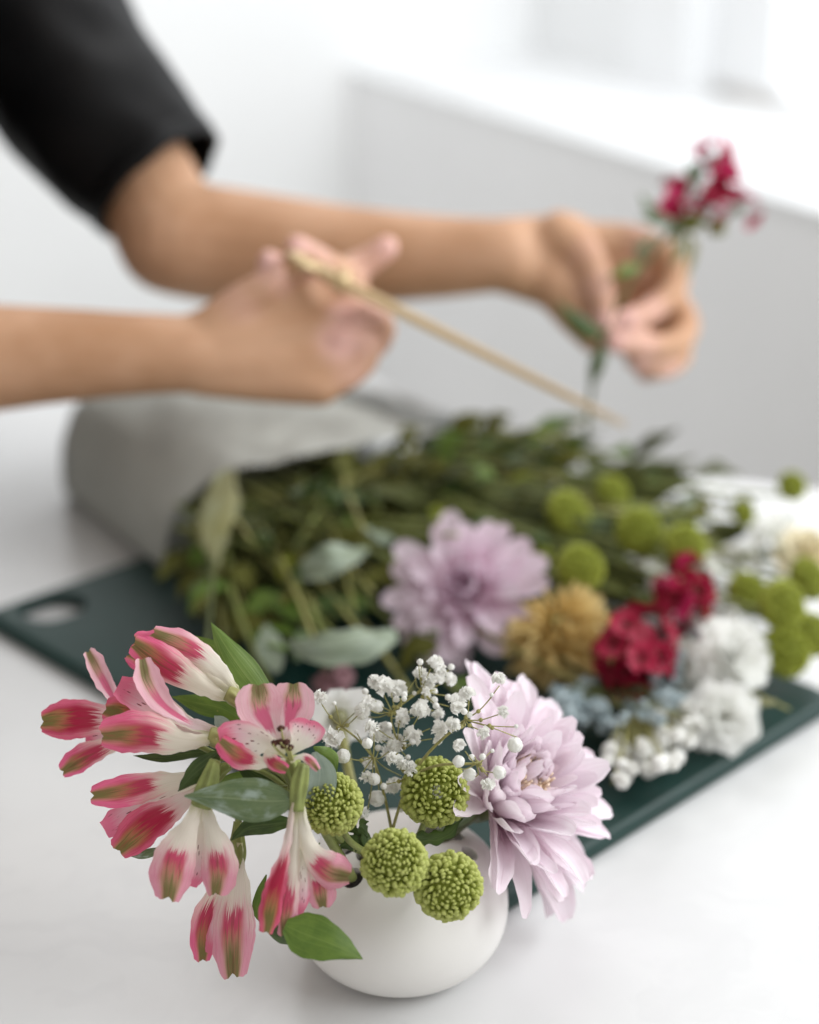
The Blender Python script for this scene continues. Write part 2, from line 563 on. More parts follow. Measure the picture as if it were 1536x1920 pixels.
g = G(); wbox(g, xs[3] + .001, xs[2] + 2.4, SB + .06, SB + .066, ZS + .021, 1.74)
g.build('window_pane', k.m, win, False)
g = G()
v, f = boxg((-4.0, .001, -.95), (-.001, .1, 2.0))
g.add([wa + wn * (.6 + a) + wd * (-b) + np.array([0, 0, c - ZS]) for a, b, c in v], f)
# the far wall runs from the corner to the left, square to the window wall
struct('far_wall', g, M_WALL)
g = G(); g.add(*boxg((-5, -1, -1.0), (6, 7, -.951))); struct('floor', g, M_FLOOR)

# ---------------------------------------------------------------- green board
bN, bL, bR = T(922, 1692, .014), T(-22, 1150, .014), T(1536, 1346, .014)
u1 = nrm(np.array([bL[0] - bN[0], bL[1] - bN[1], 0]))
u2 = np.array([u1[1], -u1[0], 0])
if u2 @ (bR - bN) < 0: u2 = -u2
LA, LB = np.linalg.norm((bL - bN)[:2]) + .012, .326
def rrect(a0, a1, b0, b1, r, n=7):
    pts = []
    for cx, cy, s in ((a1 - r, b1 - r, 0), (a0 + r, b1 - r, 90), (a0 + r, b0 + r, 180), (a1 - r, b0 + r, 270)):
        for i in range(n):
            t = math.radians(s + 90 * i / (n - 1))
            pts.append((cx + r * math.cos(t), cy + r * math.sin(t)))
    return pts
def loc_board(p):
    q = p - bN
    return q @ u1, q @ u2
outer = rrect(0, LA, 0, LB, .012)
hc = loc_board(T(100, 1137, .011))
hole = rrect(hc[0] - .020, hc[0] + .020, hc[1] - .022, hc[1] + .022, .0185)
bm_ = bmesh.new()
def bw(p, z): return bN * np.array([1, 1, 0]) + u1 * p[0] + u2 * p[1] + np.array([0, 0, z])
def ringv(pts, z): return [bm_.verts.new(bw(p, z)) for p in pts]
def inset(pts, d):
    c = np.mean(pts, axis=0)
    return [tuple(np.array(p) + d * (nrm(np.array([np.sign(p[0] - c[0]), np.sign(p[1] - c[1])])))) for p in pts]
prof = [(-.003, .0005), (-.001, .0015), (0, .0035), (-.0003, .0055), (-.0012, .0076), (-.0030, .0096), (-.0052, .0107), (-.0074, .011)]
rs = [ringv(inset(outer, d), z) for d, z in prof]
hs = [ringv(inset(hole, d), z) for d, z in ((.0018, .0005), (0, .0025), (0, .009), (.0018, .011))]
for R_ in (rs, hs):
    for a, b in zip(R_[:-1], R_[1:]):
        for i in range(len(a)):
            j = (i + 1) % len(a)
            bm_.faces.new((a[i], a[j], b[j], b[i]))
for a, b in ((rs[-1], hs[-1]), (rs[0], hs[0])):
    ea = [bm_.edges.get((a[i], a[(i + 1) % len(a)])) for i in range(len(a))]
    eb = [bm_.edges.get((b[i], b[(i + 1) % len(b)])) for i in range(len(b))]
    bmesh.ops.triangle_fill(bm_, edges=ea + eb, use_beauty=True)
bmesh.ops.recalc_face_normals(bm_, faces=bm_.faces)
m_ = bpy.data.meshes.new('cutting_board')
bm_.to_mesh(m_); bm_.free()
for q in m_.polygons: q.use_smooth = q.area < 2e-4
m_.materials.append(M_BOARD)
board = link(bpy.data.objects.new('cutting_board', m_))
tag(board, 'dark green rectangular board with a finger hole, lying under the bouquet', 'cutting board')

# ---------------------------------------------------------------- vase (domed pot with round stem holes)
VC = np.array([-.0045, .722, 0])
VR, VH = .0535, .070
ZM = .031
prof_o = [(0, .0012), (.026, .0012), (.0300, .0002), (.0325, .0006)]
for a in range(-58, 91, 4):
    t = math.radians(a)
    s_ = math.sin(t)
    if a < 0: prof_o.append((VR * math.cos(t) ** .66, ZM - (ZM - .0) * abs(s_) ** .98 / abs(math.sin(math.radians(58))) ** .98 * .955))
    else: prof_o.append((VR * max(0, math.cos(t)) ** .80, ZM + (VH - ZM) * s_ ** .94))
prof_o[-1] = (0.0001, VH)
prof_i = [(max(.0001, r - .004) if r > .004 else .0001, .004 + z * (VH - .0085) / VH) for r, z in prof_o if r == 0 or z > .0013 or r < .001]
def vase_mesh():
    v, f = lathe(prof_o, 96, VC)
    v2, f2 = lathe(prof_i, 96, VC)
    g = G()
    g.add(v, f)
    g.add(v2, [q[::-1] for q in f2])
    o = g.build('vase_shell', M_CERAM, None)
    bm_ = bmesh.new()
    bm_.from_mesh(o.data)
    bmesh.ops.remove_doubles(bm_, verts=bm_.verts, dist=2e-4)
    bm_.verts.ensure_lookup_table()
    for q in bm_.faces: q.tag = False
    bmesh.ops.recalc_face_normals(bm_, faces=[q for q in bm_.faces])
    # the inner skin faces the hollow
    bmesh.ops.reverse_faces(bm_, faces=[q for q in bm_.faces if all((v.co.x - VC[0]) ** 2 + (v.co.y - VC[1]) ** 2 < (np.interp(v.co.z, [z for _, z in prof_o], [r for r, _ in prof_o]) - .0012) ** 2 + 1e-9 and .003 < v.co.z < VH - .003 for v in q.verts)])
    bm_.to_mesh(o.data); bm_.free()
    cut = G()
    for px, py, r in HOLES:
        c = holepos(px, py)
        n_ = np.array([(c - VC)[0], (c - VC)[1], (c[2] - VC[2] - .018) * 1.25])
        n_ = nrm(n_)
        cut.add(*tube([c - n_ * .018, c + n_ * .018], [r, r], 24, rings=2, up=(.3, .9, .1))[:2])
    c = cut.build('cutter', M_CERAM, None)
    b = o.modifiers.new('holes', 'BOOLEAN')
    b.operation, b.object, b.solver = 'DIFFERENCE', c, 'EXACT'
    b.use_self = True
    apply_mods(o)
    print('VASE', len(o.data.vertices), [tuple(round(x,3) for x in o.dimensions)])
    bpy.data.objects.remove(c)
    bm_ = bmesh.new()
    bm_.from_mesh(o.data)
    for e in bm_.edges:
        e.smooth = not (len(e.link_faces) == 2 and e.calc_face_angle(0) > .6)
    for q in bm_.faces: q.smooth = True
    bm_.to_mesh(o.data); bm_.free()
    return o
def holepos(px, py):
    """nearest hit of the pixel ray with the outer profile"""
    r = nrm(FW + RT * (px - 768) / F + UP * (960 - py) / F)
    for t in np.arange(.6, 1.2, .0005):
        q = CAM + r * t
        d = np.hypot(q[0] - VC[0], q[1] - VC[1])
        if 0 < q[2] < VH and d < np.interp(q[2], [z for _, z in prof_o], [r_ for r_, _ in prof_o]): return q
    return VC + np.array([0, 0, VH])
HOLES = [(881, 1600, .0046), (853, 1566, .0046), (661, 1646, .0056), (815, 1560, .0056), (690, 1600, .0060), (735, 1572, .0060), (770, 1650, .0055), (835, 1630, .005), (650, 1590, .005)]
vase = vase_mesh()
vase.name = 'vase'
tag(vase, 'squat white ceramic vase with round stem holes in its domed top', 'vase')

# ---------------------------------------------------------------- front arrangement
def pix_path(pts, d):
    return np.array([P(q[0], q[1], d + (q[2] if len(q) > 2 else 0) / 1000) for q in pts])
def upv(roll, tangent=None):
    return roll
def pix_sheet(pts, d, w, roll=0, cup=0.0, prof=None, **kw):
    """sheet along photo points; w = half width in photo pixels, roll turns it about its line, tilt leans it"""
    c = pix_path(pts, d)
    prof = prof or [.25, .42, .68, .92, 1.0, .93, .55]
    hw = [q * w * pxm(d) for q in prof]
    t = nrm(c[-1] - c[0])
    a = -FW
    a = nrm(a - t * (a @ t))
    b = np.cross(t, a)
    if isinstance(roll, (list, tuple)):
        up = [a * math.cos(math.radians(q)) + b * math.sin(math.radians(q)) for q in roll]
    else:
        up = a * math.cos(math.radians(roll)) + b * math.sin(math.radians(roll))
    return sheet(c, hw, up, cup, **kw)
LEAFP = [.12, .55, .85, 1.0, .95, .72, .38, .03]
SPOON = [.22, .30, .44, .68, .92, 1.0, .93, .62]
def stem_part(name, pts, d, r, mat, par, n=8):
    c = pix_path(pts, d)
    g = G()
    g.add(*tube(c, r, n))
    return g.build(name, mat, par)
def ovary(par, pts, d, r0, r1, mat):
    """ribbed green seat of a floret"""
    c = pix_path(pts, d)
    v, f, uv = tube(c, [r0 * .6, r0 * .85, r1 * .9, r1 * .85], 36, rings=14)
    v = np.array(v)
    cen = spline(c, 14)
    for i in range(14):
        for q in range(36):
            j = i * 36 + q
            v[j] = cen[i] + (v[j] - cen[i]) * (1 + .20 * math.cos(q / 36 * 2 * math.pi * 6 + i * .06) * math.sin(math.pi * min(1, .15 + i / 14)))
    g = G()
    g.add(v, f, uv)
    return g.build('ovary', mat, par)
_sd = [0]
def petals(par, d, specs):
    for (pts, w, mat, cup, roll, dd, lobe) in specs:
        _sd[0] += 1
        g = G()
        v, f, uv = pix_sheet(pts, d + dd / 1000, w * 1.1, roll, cup, SPOON, nu=15, nv=30, ruffle=.055, seed=_sd[0], lobe=lobe, wave=5)
        g.add(v, f, uv)
        g.build('petal', mat, par)
def floret(par, d, specs, ov=None, label=None):
    fl = bpy.data.objects.new('floret', None)
    fl.empty_display_size = .01
    link(fl, par)
    if label: fl['label'] = label
    if ov:
        ovary(fl, *ov)
    petals(fl, d, specs)
    return fl
NODE = (545, 1470)
al1 = thing('alstroemeria', 'upper stem of open pink and white alstroemeria florets pointing left', 'flower', P(640, 1592, .80), 'alstroemeria stems in the vase')
al2 = thing('alstroemeria', 'lower stem of drooping pink alstroemeria florets hanging over the vase edge', 'flower', P(655, 1642, .79), 'alstroemeria stems in the vase')
# F1 upper trumpet
floret(al1, .80, [
    ([(436, 1312), (350, 1270), (295, 1248), (243, 1226)], 30, M_TEP, .5, -15, 9, .05),
    ([(444, 1302), (375, 1262), (310, 1222), (254, 1202)], 32, M_TEP, .6, 10, 6, .06),
    ([(448, 1300), (412, 1255), (355, 1215), (288, 1186)], 32, M_TEP_PALE, 1.0, 20, 2, .05),
    ([(446, 1318), (385, 1292), (318, 1256), (252, 1208)], 36, M_TEP, .95, -12, -3, .05),
], ([(475, 1350), (458, 1325), (438, 1306), (425, 1299)], .797, .0030, .0042, M_STEMT), 'long half-open pink and white floret at the top')
# F2 far left
floret(al1, .815, [
    ([(290, 1365), (215, 1350), (140, 1348), (80, 1353)], 38, M_TEP_DEEP, .75, 8, 0, .05),
    ([(280, 1360), (222, 1320), (190, 1270), (166, 1222)], 19, M_TEP_IN, -.8, 25, 4, .05),
    ([(290, 1372), (225, 1392), (165, 1418), (118, 1447)], 26, M_TEP, .9, -15, 2, .05),
    ([(290, 1368), (230, 1375), (190, 1378), (160, 1380)], 20, M_FLECK, -.5, 0, 9, .0),
], ([(360, 1392), (330, 1380), (300, 1370), (280, 1366)], .815, .003, .004, M_STEMT), 'floret at the far left with spread petals')
# F3 middle left trumpet
floret(al1, .785, [
    ([(400, 1380), (315, 1365), (240, 1340), (198, 1330)], 34, M_TEP_DEEP, .5, 10, 12, .04),
    ([(404, 1378), (335, 1345), (275, 1312), (221, 1286)], 30, M_FLECK, -.7, 15, 8, .0),
    ([(408, 1372), (350, 1352), (302, 1318), (275, 1275), (267, 1236)], 27, M_TEP_IN, -.75, 30, 3, .03),
    ([(408, 1388), (340, 1392), (268, 1380), (192, 1380)], 45, M_TEP, .95, -10, -4, .06),
], ([(450, 1400), (432, 1392), (408, 1384), (392, 1380)], .785, .0032, .0048, M_STEMT), 'pink trumpet floret with a curled upper petal')
# F4 open floret facing the camera
f4 = floret(al1, .775, [
    ([(528, 1402), (505, 1362), (488, 1325), (484, 1284)], 42, M_TEP_IN, -.35, 8, 4, .05),
    ([(530, 1402), (540, 1362), (549, 1325), (550, 1282)], 40, M_TEP_IN, -.35, -8, 7, .05),
    ([(536, 1412), (500, 1392), (455, 1384), (411, 1386)], 40, M_FLECK, -.75, -10, 0, .03),
    ([(540, 1412), (560, 1392), (574, 1368), (580, 1350)], 33, M_FLECK, -.55, 5, 0, .05),
    ([(536, 1424), (490, 1428), (450, 1416), (414, 1388)], 24, M_TEP, .85, 25, -4, .03),
    ([(528, 1414), (505, 1410), (510, 1428), (538, 1444)], 15, M_TEP, .9, 0, -5, .02),
    ([(545, 1430), (560, 1420), (578, 1424), (597, 1444)], 10, M_TEP_PALE, 1.0, 0, -6, .02),
], ([(550, 1480), (549, 1462), (544, 1436), (540, 1420)], .782, .0034, .0052, M_STEM), 'open floret facing the camera with flecked petals')
g = G()
for a in ([(545, 1425), (538, 1408), (526, 1392)], [(547, 1425), (536, 1405), (532, 1398)], [(549, 1425), (545, 1410), (545, 1402)], [(545, 1420), (532, 1390), (528, 1368)], [(541, 1424), (522, 1408), (512, 1396)]):
    g.add(*tube(pix_path([(x, y, -7 - 3 * i) for i, (x, y) in enumerate(a)], .775), [.0006, .0005, .0004], 6))
g.build('filaments', M_STEMT, f4)
g = G()
for i, (x, y) in enumerate(((524, 1391), (531, 1398), (545, 1402), (527, 1366), (514, 1394), (538, 1392))):
    c = P(x, y, .764)
    v, f = ball(c, .0016, 8, 6, (1.3, .9, .8), basis(nrm(np.array([math.sin(i * 2), .3, math.cos(i * 2)]))))
    g.add([q + np.array([noise.noise(Vector(q * 900)), 0, noise.noise(Vector(q * 900 + 5))]) * .0006 for q in v], f)
g.build('anthers', M_ANTH, f4)
# pedicels and stem of the upper cluster
for pts in ([(475, 1350), (500, 1400), (535, 1450), (560, 1500)], [(360, 1392), (430, 1425), (500, 1450), (560, 1495)], [(450, 1400), (490, 1430), (530, 1455), (562, 1492)], [(550, 1480), (560, 1505), (575, 1525), (590, 1540)]):
    stem_part('pedicel', pts, .797, [.0014, .0013, .0014, .0018], M_STEM, al1)
stem_part('stem', [(556, 1488), (590, 1530), (640, 1575, 12), (690, 1600, 38)], .80, [.0022, .0024, .0024, .0024], M_STEM, al1)
# F5
floret(al2, .795, [
    ([(395, 1462), (320, 1490), (250, 1525), (196, 1556)], 26, M_FLECK, -.5, 0, 9, .0),
    ([(392, 1454), (320, 1464), (250, 1478), (174, 1492)], 31, M_TEP, .85, 12, 2, .06),
    ([(396, 1470), (335, 1512), (278, 1550), (224, 1596)], 39, M_TEP_DEEP, .9, -12, -3, .05),
], ([(432, 1435), (418, 1442), (398, 1456), (385, 1464)], .795, .0030, .0045, M_STEM), 'deep pink floret at the lower left')
# F6
floret(al2, .775, [
    ([(378, 1500), (372, 1565), (364, 1620), (352, 1660)], 26, M_FLECK, .3, 0, 8, .0),
    ([(382, 1500), (396, 1560), (408, 1620), (404, 1676)], 38, M_TEP_PALE, .95, 10, 1, .08),
    ([(374, 1500), (350, 1560), (326, 1620), (316, 1684)], 43, M_TEP_PALE, .85, -8, -3, .08),
], ([(404, 1425), (396, 1452), (384, 1490), (377, 1512)], .775, .0042, .0056, M_STEM), 'hanging cream and pink floret with two broad petals')
# F7
floret(al2, .80, [
    ([(436, 1585), (415, 1650), (384, 1730), (380, 1800)], 25, M_TEP, .8, -10, 6, .04),
    ([(440, 1590), (432, 1660), (415, 1740), (400, 1790)], 22, M_FLECK, .4, 0, 4, .0),
    ([(446, 1580), (444, 1650), (436, 1740), (436, 1828)], 41, M_TEP_PALE, .8, 6, -3, .08),
], ([(446, 1540), (446, 1565), (444, 1600), (442, 1625)], .80, .0030, .0045, M_STEM), 'lowest hanging floret, pale pink with a green tip')
# F8
floret(al2, .77, [
    ([(566, 1570), (566, 1620), (562, 1670), (556, 1715)], 19, M_FLECK, .5, 0, 4, .0),
    ([(558, 1505), (552, 1600), (540, 1690), (533, 1752)], 21, M_TEP_PALE, .8, 5, 1, .05),
    ([(575, 1570), (590, 1620), (600, 1665), (606, 1700)], 27, M_TEP_PALE, .4, 0, 5, .06),
    ([(562, 1510), (576, 1590), (610, 1632), (654, 1645)], 37, M_TEP_PALE, .8, 15, 0, .05),
    ([(552, 1505), (534, 1605), (513, 1680), (500, 1748)], 24, M_TEP_DEEP, 1.0, -10, -3, .03),
], ([(570, 1432), (563, 1462), (558, 1495), (556, 1520)], .77, .0044, .0040, M_STEM), 'hanging floret in front of the vase, deep pink on its left side')
for pts in ([(432, 1435), (475, 1432), (530, 1450), (572, 1480)], [(404, 1425), (440, 1420), (510, 1440), (570, 1478)], [(446, 1540), (462, 1510), (510, 1480), (575, 1484)], [(566, 1450), (572, 1462), (578, 1480), (590, 1510)]):
    stem_part('pedicel', pts, .788, [.0016, .0014, .0015, .0018], M_STEM, al2)
stem_part('stem', [(570, 1478), (600, 1540, 4), (640, 1610, 20), (661, 1646, 34)], .79, [.0022, .0024, .0024, .0024], M_STEM, al2)
def leaf(par, pts, d, w, mat, roll=0, cup=.35, prof=None, ruffle=.02, fold=0.):
    _sd[0] += 1
    g = G()
    g.add(*pix_sheet(pts, d, w, roll, cup, prof or LEAFP, nu=11, nv=24, ruffle=ruffle, seed=_sd[0], fold=fold, wave=3))
    return g.build('leaf', mat, par)
leaf(al1, [(528, 1345, 4), (480, 1290), (432, 1225), (396, 1167, 6)], .815, 31, M_LEAF, 15, .3)
leaf(al1, [(515, 1360), (452, 1300), (400, 1235), (335, 1190)], .83, 44, M_LEAF, -10, .2)
leaf(al1, [(470, 1362), (420, 1330), (370, 1318), (322, 1306)], .822, 22, M_LEAFV, 10, .4)
leaf(al1, [(430, 1410), (360, 1412), (300, 1420), (250, 1417)], .81, 12, M_LEAFD, 0, .3)
leaf(al1, [(462, 1400), (430, 1372), (412, 1352), (402, 1342)], .79, 15, M_LEAFB, 0, -.3)
leaf(al1, [(575, 1470), (530, 1470), (480, 1452), (432, 1412)], .80, 30, M_LEAFD, 10, .4)
leaf(al1, [(560, 1490), (500, 1470), (440, 1465), (398, 1470)], .81, 22, M_LEAF, -10, .4)
leaf(al2, [(556, 1500), (500, 1502), (430, 1496), (346, 1492)], .768, 42, M_LEAFG, 8, .35)
leaf(al2, [(556, 1540), (510, 1545), (465, 1552), (432, 1576)], .785, 20, M_LEAFD, 0, .5, ruffle=.05)
leaf(al2, [(412, 1408), (390, 1430), (360, 1455), (334, 1484)], .78, 23, M_LEAFD, 10, .7, ruffle=.06)
leaf(al2, [(300, 1590), (285, 1598), (262, 1604), (246, 1606)], .80, 9, M_LEAFG, 0, .3)
leaf(al2, [(440, 1560), (446, 1590), (444, 1630), (436, 1660)], .806, 12, M_LEAFD, 20, .3)
leaf(al2, [(500, 1640), (486, 1680), (482, 1710), (488, 1730)], .80, 10, M_LEAFV, 0, .3)
leaf(al2, [(590, 1410), (600, 1455), (584, 1510), (562, 1572)], .785, 36, M_LEAFB, 10, -.35, ruffle=.05)
leaf(al2, [(588, 1400), (606, 1412), (625, 1424), (632, 1448)], .79, 16, M_LEAF, 0, .9, ruffle=.06)
leaf(al2, [(505, 1750), (525, 1752), (552, 1757), (600, 1768, -4)], .778, 30, M_LEAFD, 30, .4)
leaf(al2, [(535, 1735), (575, 1752, -2), (625, 1770, -3), (680, 1798)], .768, 42, M_LEAFV, -15, .25, prof=[.3, .75, 1, 1, .9, .7, .4, .03], ruffle=.05)
leaf(al2, [(600, 1580), (560, 1650), (525, 1710), (505, 1752)], .79, 12, M_LEAFV, 20, .3)

# green button chrysanthemums: balls of little blunt petals
def pompon_geo(seed, R, npet=430, pl=.36, half=False, flat=.92):
    rnd = random.Random(seed)
    g = G()
    ga = math.pi * (3 - math.sqrt(5))
    for i in range(npet):
        z = 1 - 1.86 * (i + .5) / npet
        rr = math.sqrt(max(0, 1 - z * z))
        a = i * ga + rnd.uniform(-.12, .12)
        dv = nrm(np.array([rr * math.cos(a), rr * math.sin(a), z + rnd.uniform(-.05, .05)]))
        age = (1 - z) / 2
        L = R * (pl * (.55 + .75 * min(1, age * 2)))
        w = R * (.062 + .046 * min(1, age * 2.2)) * rnd.uniform(.85, 1.2)
        hint = np.array([0, 0, 1.0])
        B = basis(dv, hint)
        zt = np.array([0, 0, 1.0]) - dv * dv[2]
        inw = (.55 - 2.3 * age) if age > .05 else .2
        bend = nrm(dv * .75 + nrm(zt) * inw + rnd.uniform(-.45, .45) * B[:, 0] + rnd.uniform(-.25, .25) * B[:, 1])
        base = dv * np.array([1, 1, flat]) * (R - L)
        rad = rnd.uniform(.86, 1.14) * (1 + .17 * noise.noise(Vector(dv * 1.9) + Vector((seed, 0, 0))))
        e1_ = base + dv * L * .62 * rad
        c = [base, e1_, e1_ + bend * L * .34, e1_ + bend * L * .50]
        rs_ = [w * .6, w * .9, w * 1.0, w * .6]
        x, y = B[:, 0], B[:, 1]
        v, uv, f = [], [], []
        for j in range(4):
            for q in range(5):
                t = 2 * math.pi * q / 5
                v.append(c[j] + rs_[j] * (math.cos(t) * x + .75 * math.sin(t) * y))
                uv.append((q / 5, j / 3))
        for j in range(3):
            for q in range(5):
                f.append((j * 5 + q, j * 5 + (q + 1) % 5, j * 5 + 5 + (q + 1) % 5, j * 5 + 5 + q))
        f.append((15, 16, 17, 18, 19))
        g.add(v, f, uv)
    g.add(*ball((0, 0, 0), R * (1 - pl * .75), 14, 9))
    return g
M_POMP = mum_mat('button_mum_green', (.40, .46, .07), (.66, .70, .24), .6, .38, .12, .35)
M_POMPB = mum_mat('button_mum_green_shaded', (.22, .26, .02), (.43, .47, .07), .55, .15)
POMP = [pompon_geo(s, 1.0, n).mesh('button_petals', M_POMP) for s, n in ((1, 440), (2, 410), (3, 460))]
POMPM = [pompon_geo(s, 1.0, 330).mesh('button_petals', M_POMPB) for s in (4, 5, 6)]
def pompon(px, py, d, rpx, axis, label, group, stem, mesh, mat=None, sr=.0016, leafs=()):
    c = P(px, py, d)
    R = rpx * pxm(d)
    ax = nrm(axis)
    th = thing('button_chrysanthemum', label, 'flower', c - ax * R * .8, group)
    h = bpy.data.objects.new('flower_head', mesh)
    link(h, th)
    h['kind'] = 'stuff'
    h.matrix_local = mat4(basis(ax, (random.random(), random.random(), .3)), c - np.array(th.location), R) @ Matrix.Diagonal((random.uniform(.94, 1.06), random.uniform(.94, 1.06), random.uniform(.80, .95), 1))
    if stem is not None:
        s = [c - ax * R * .55] + [np.asarray(q) for q in stem]
        g = G()
        g.add(*tube(s, [sr * 1.25, sr, sr], 8))
        g.build('stem', M_STEM, th)
    g = G()
    B = basis(ax)
    for i in range(9):
        a = i * 2 * math.pi / 9
        o_ = B[:, 0] * math.cos(a) + B[:, 1] * math.sin(a)
        p0 = c - ax * R * .78
        g.add(*sheet([p0, p0 + o_ * R * .35 + ax * R * .05, p0 + o_ * R * .62 + ax * R * .28], [R * .10, R * .14, R * .03], o_, .3, nu=4, nv=6))
    g.build('calyx', M_STEMD, th)
    return th
cu, ct = UP, -FW
VTOP = VC + np.array([0, 0, .05])
fg = 'green button chrysanthemums in the vase'
pompon(622, 1507, .79, 61, RT * -.25 + cu * .45 + ct * .9, 'green button chrysanthemum beside the grey-green leaf, leftmost in the vase', fg, [P(650, 1570, .80), P(690, 1600, .815), VTOP], POMP[0])
pompon(815, 1486, .815, 63, RT * .1 + cu * .35 + ct * .95, 'green button chrysanthemum standing highest in the vase, under the baby\'s breath', fg, [P(795, 1545, .825), P(770, 1600, .835), VTOP], POMP[1])
pompon(739, 1617, .775, 66, RT * -.05 + cu * .25 + ct * 1.0, 'large green button chrysanthemum in the middle of the vase front', fg, [P(735, 1620, .81), P(735, 1625, .83), VTOP], POMP[2])
pompon(840, 1662, .782, 63, RT * .2 - cu * .1 + ct * 1.0, 'green button chrysanthemum hanging lowest against the white vase', fg, [P(815, 1640, .81), P(790, 1625, .82), VTOP], POMP[1])
# dark lobed mum leaves at the vase mouth
lf = thing('mum_foliage', 'dark lobed leaves at the vase mouth between the green button flowers', 'leaves', P(690, 1590, .82))
for pts, w, r in (([(700, 1585), (680, 1580), (660, 1578), (632, 1592)], 22, 10), ([(690, 1570), (668, 1560), (652, 1550), (640, 1560)], 14, -30), ([(690, 1600), (685, 1565), (680, 1545), (692, 1540)], 12, 30), ([(770, 1570), (800, 1572), (835, 1565), (868, 1535)], 17, -20)):
    _sd[0] += 1
    g = G()
    v, f, uv = pix_sheet(pts, .81, w, r, .5, [.2, .6, 1.0, .6, 1.0, .55, .8, .3, .05], nu=9, nv=28, ruffle=.05, seed=_sd[0])
    g.add(v, f, uv)
    g.build('leaf', M_LEAFD, lf)

# large chrysanthemums: every petal its own object on shared meshes
M_MUMP = mum_mat('chrysanthemum_pink', (.87, .68, .76), (.94, .87, .915), .45, .40)
M_MUML = mum_mat('chrysanthemum_lilac', (.72, .46, .58), (.90, .80, .88), .45, .3)
M_MUMY = mum_mat('chrysanthemum_tan', (.58, .38, .09), (.82, .66, .32), .5, .3)
M_DISC = mum_mat('disc_yellow', (.72, .50, .30), (.90, .74, .58), .6, .1)
def petal_variants(mat, n=6, inc=0.0, wide=.15, name='petal'):
    out = []
    for i in range(n):
        rnd = random.Random(40 + i)
        b = inc + rnd.uniform(-.10, .10)
        sw = rnd.uniform(-.06, .06)
        # grows along +z, faces +x
        pts = [(0, 0, 0), (-.02, sw * .3, .33), (b * .35, sw, .68), (b, sw * 1.6, .97)]
        v, f, uv = sheet(pts, [wide * q for q in ((.30, .54, .76, .92, 1.0, 1.02, 1.02, 1.0, .94, .80, .30) if i % 2 else (.34, .52, .70, .86, .98, 1.04, 1.06, 1.04, .98, .84, .34))], (1, 0, 0), [-.7, -.95, -.75, -.7], nu=11, nv=24, ruffle=.06, seed=i + 3, wave=3)
        g = G()
        g.add(v, f, uv)
        # a faint keel along the middle
        out.append(g.mesh(name, mat))
    return out
def big_mum(th, R0, axis, n, L0, L1, th0, th1, meshes, seed, lean=None, rb=.006, jitter=.1, width=1.0, keep=None):
    rnd = random.Random(seed)
    B = basis(axis)
    ga = math.pi * (3 - math.sqrt(5))
    org = np.array(parent_world(th))
    for i in range(n):
        q = ((i + .5) / n)
        az = i * ga + rnd.uniform(-.15, .15)
        ang = math.radians(th0 + (th1 - th0) * q ** .8) + rnd.uniform(-jitter, jitter)
        L = (L0 + (L1 - L0) * min(1, q * 1.15) ** .8) * rnd.uniform(.92, 1.08)
        o_ = B[:, 0] * math.cos(az) + B[:, 1] * math.sin(az)
        if lean is not None:
            k_ = o_ @ lean[0]
            ang *= 1 + lean[1] * k_
            L *= 1 + lean[2] * k_
        dz = nrm(B[:, 2] * math.cos(ang) + o_ * math.sin(ang))
        dx = nrm(B[:, 2] * math.sin(ang) - o_ * math.cos(ang))          # faces the flower's axis
        dy = np.cross(dz, dx)
        tw = rnd.uniform(-.3, .3)
        dx, dy = dx * math.cos(tw) + dy * math.sin(tw), dy * math.cos(tw) - dx * math.sin(tw)
        M = np.column_stack([dx * L, dy * L * width * rnd.uniform(.9, 1.12), dz * L])
        base = R0 + o_ * rb * math.sin(min(ang, 1.6)) + B[:, 2] * rb * 1.2 * (1 - q)
        if keep is not None:
            tp = base + dz * L - CAM
            if not keep(768 + F * (tp @ RT) / (tp @ FW), 960 - F * (tp @ UP) / (tp @ FW)): continue
        mi = meshes[rnd.randrange(len(meshes))] if callable(getattr(meshes, 'index', None)) and not isinstance(meshes[0], list) else meshes[0 if q < .45 else 1][rnd.randrange(len(meshes[0]))]
        ob = bpy.data.objects.new('petal', mi)
        link(ob, th)
        M4 = np.eye(4)
        M4[:3, :3] = M
        M4[:3, 3] = base - org
        ob.matrix_local = Matrix(M4.tolist())
PV_IN = petal_variants(M_MUMP, 6, .16, .15)
PV_OUT = petal_variants(M_MUMP, 6, -.10, .145)
ax = nrm(RT * .56 + cu * .50 + ct * .66)
rc = P(918, 1505, .858)
pk = thing('pink_chrysanthemum', 'large pale pink chrysanthemum leaning out of the right side of the vase', 'flower', rc)
big_mum(pk, rc, ax, 185, .034, .067, 5, 96, [PV_IN, PV_OUT], 5, (nrm(RT * .62 - cu * .78), .24, .06), .006, .24, .84, lambda x, y: x > 866 and not (y > 1520 and x < 925) and y < 1725 and x < 1165)
g = G()
rnd = random.Random(8)
for i in range(60):
    a, q = i * 2.39996, math.sqrt((i + .5) / 60)
    B = basis(ax)
    o_ = B[:, 0] * math.cos(a) + B[:, 1] * math.sin(a)
    b0 = rc + ax * .024 + o_ * .0075 * q
    g.add(*tube([b0, b0 + (ax + o_ * .35 * q) * .008, b0 + (ax + o_ * .2 * q) * .0145 * rnd.uniform(.85, 1.1)], [.0007, .0010, .0007], 6))
g.build('disc_florets', M_DISC, pk)['kind'] = 'stuff'
g = G()
g.add(*tube([rc + ax * .004, rc - ax * .010, P(885, 1525, .858), P(845, 1556, .852), P(800, 1600, .845), VTOP], [.0085, .0065, .0045, .0042, .0042, .004], 14, rings=28))
g.build('stem', M_STEMD, pk)
leaf(pk, [(900, 1508), (880, 1530), (850, 1548), (815, 1560)], .845, 9, M_LEAFG, 0, .4)

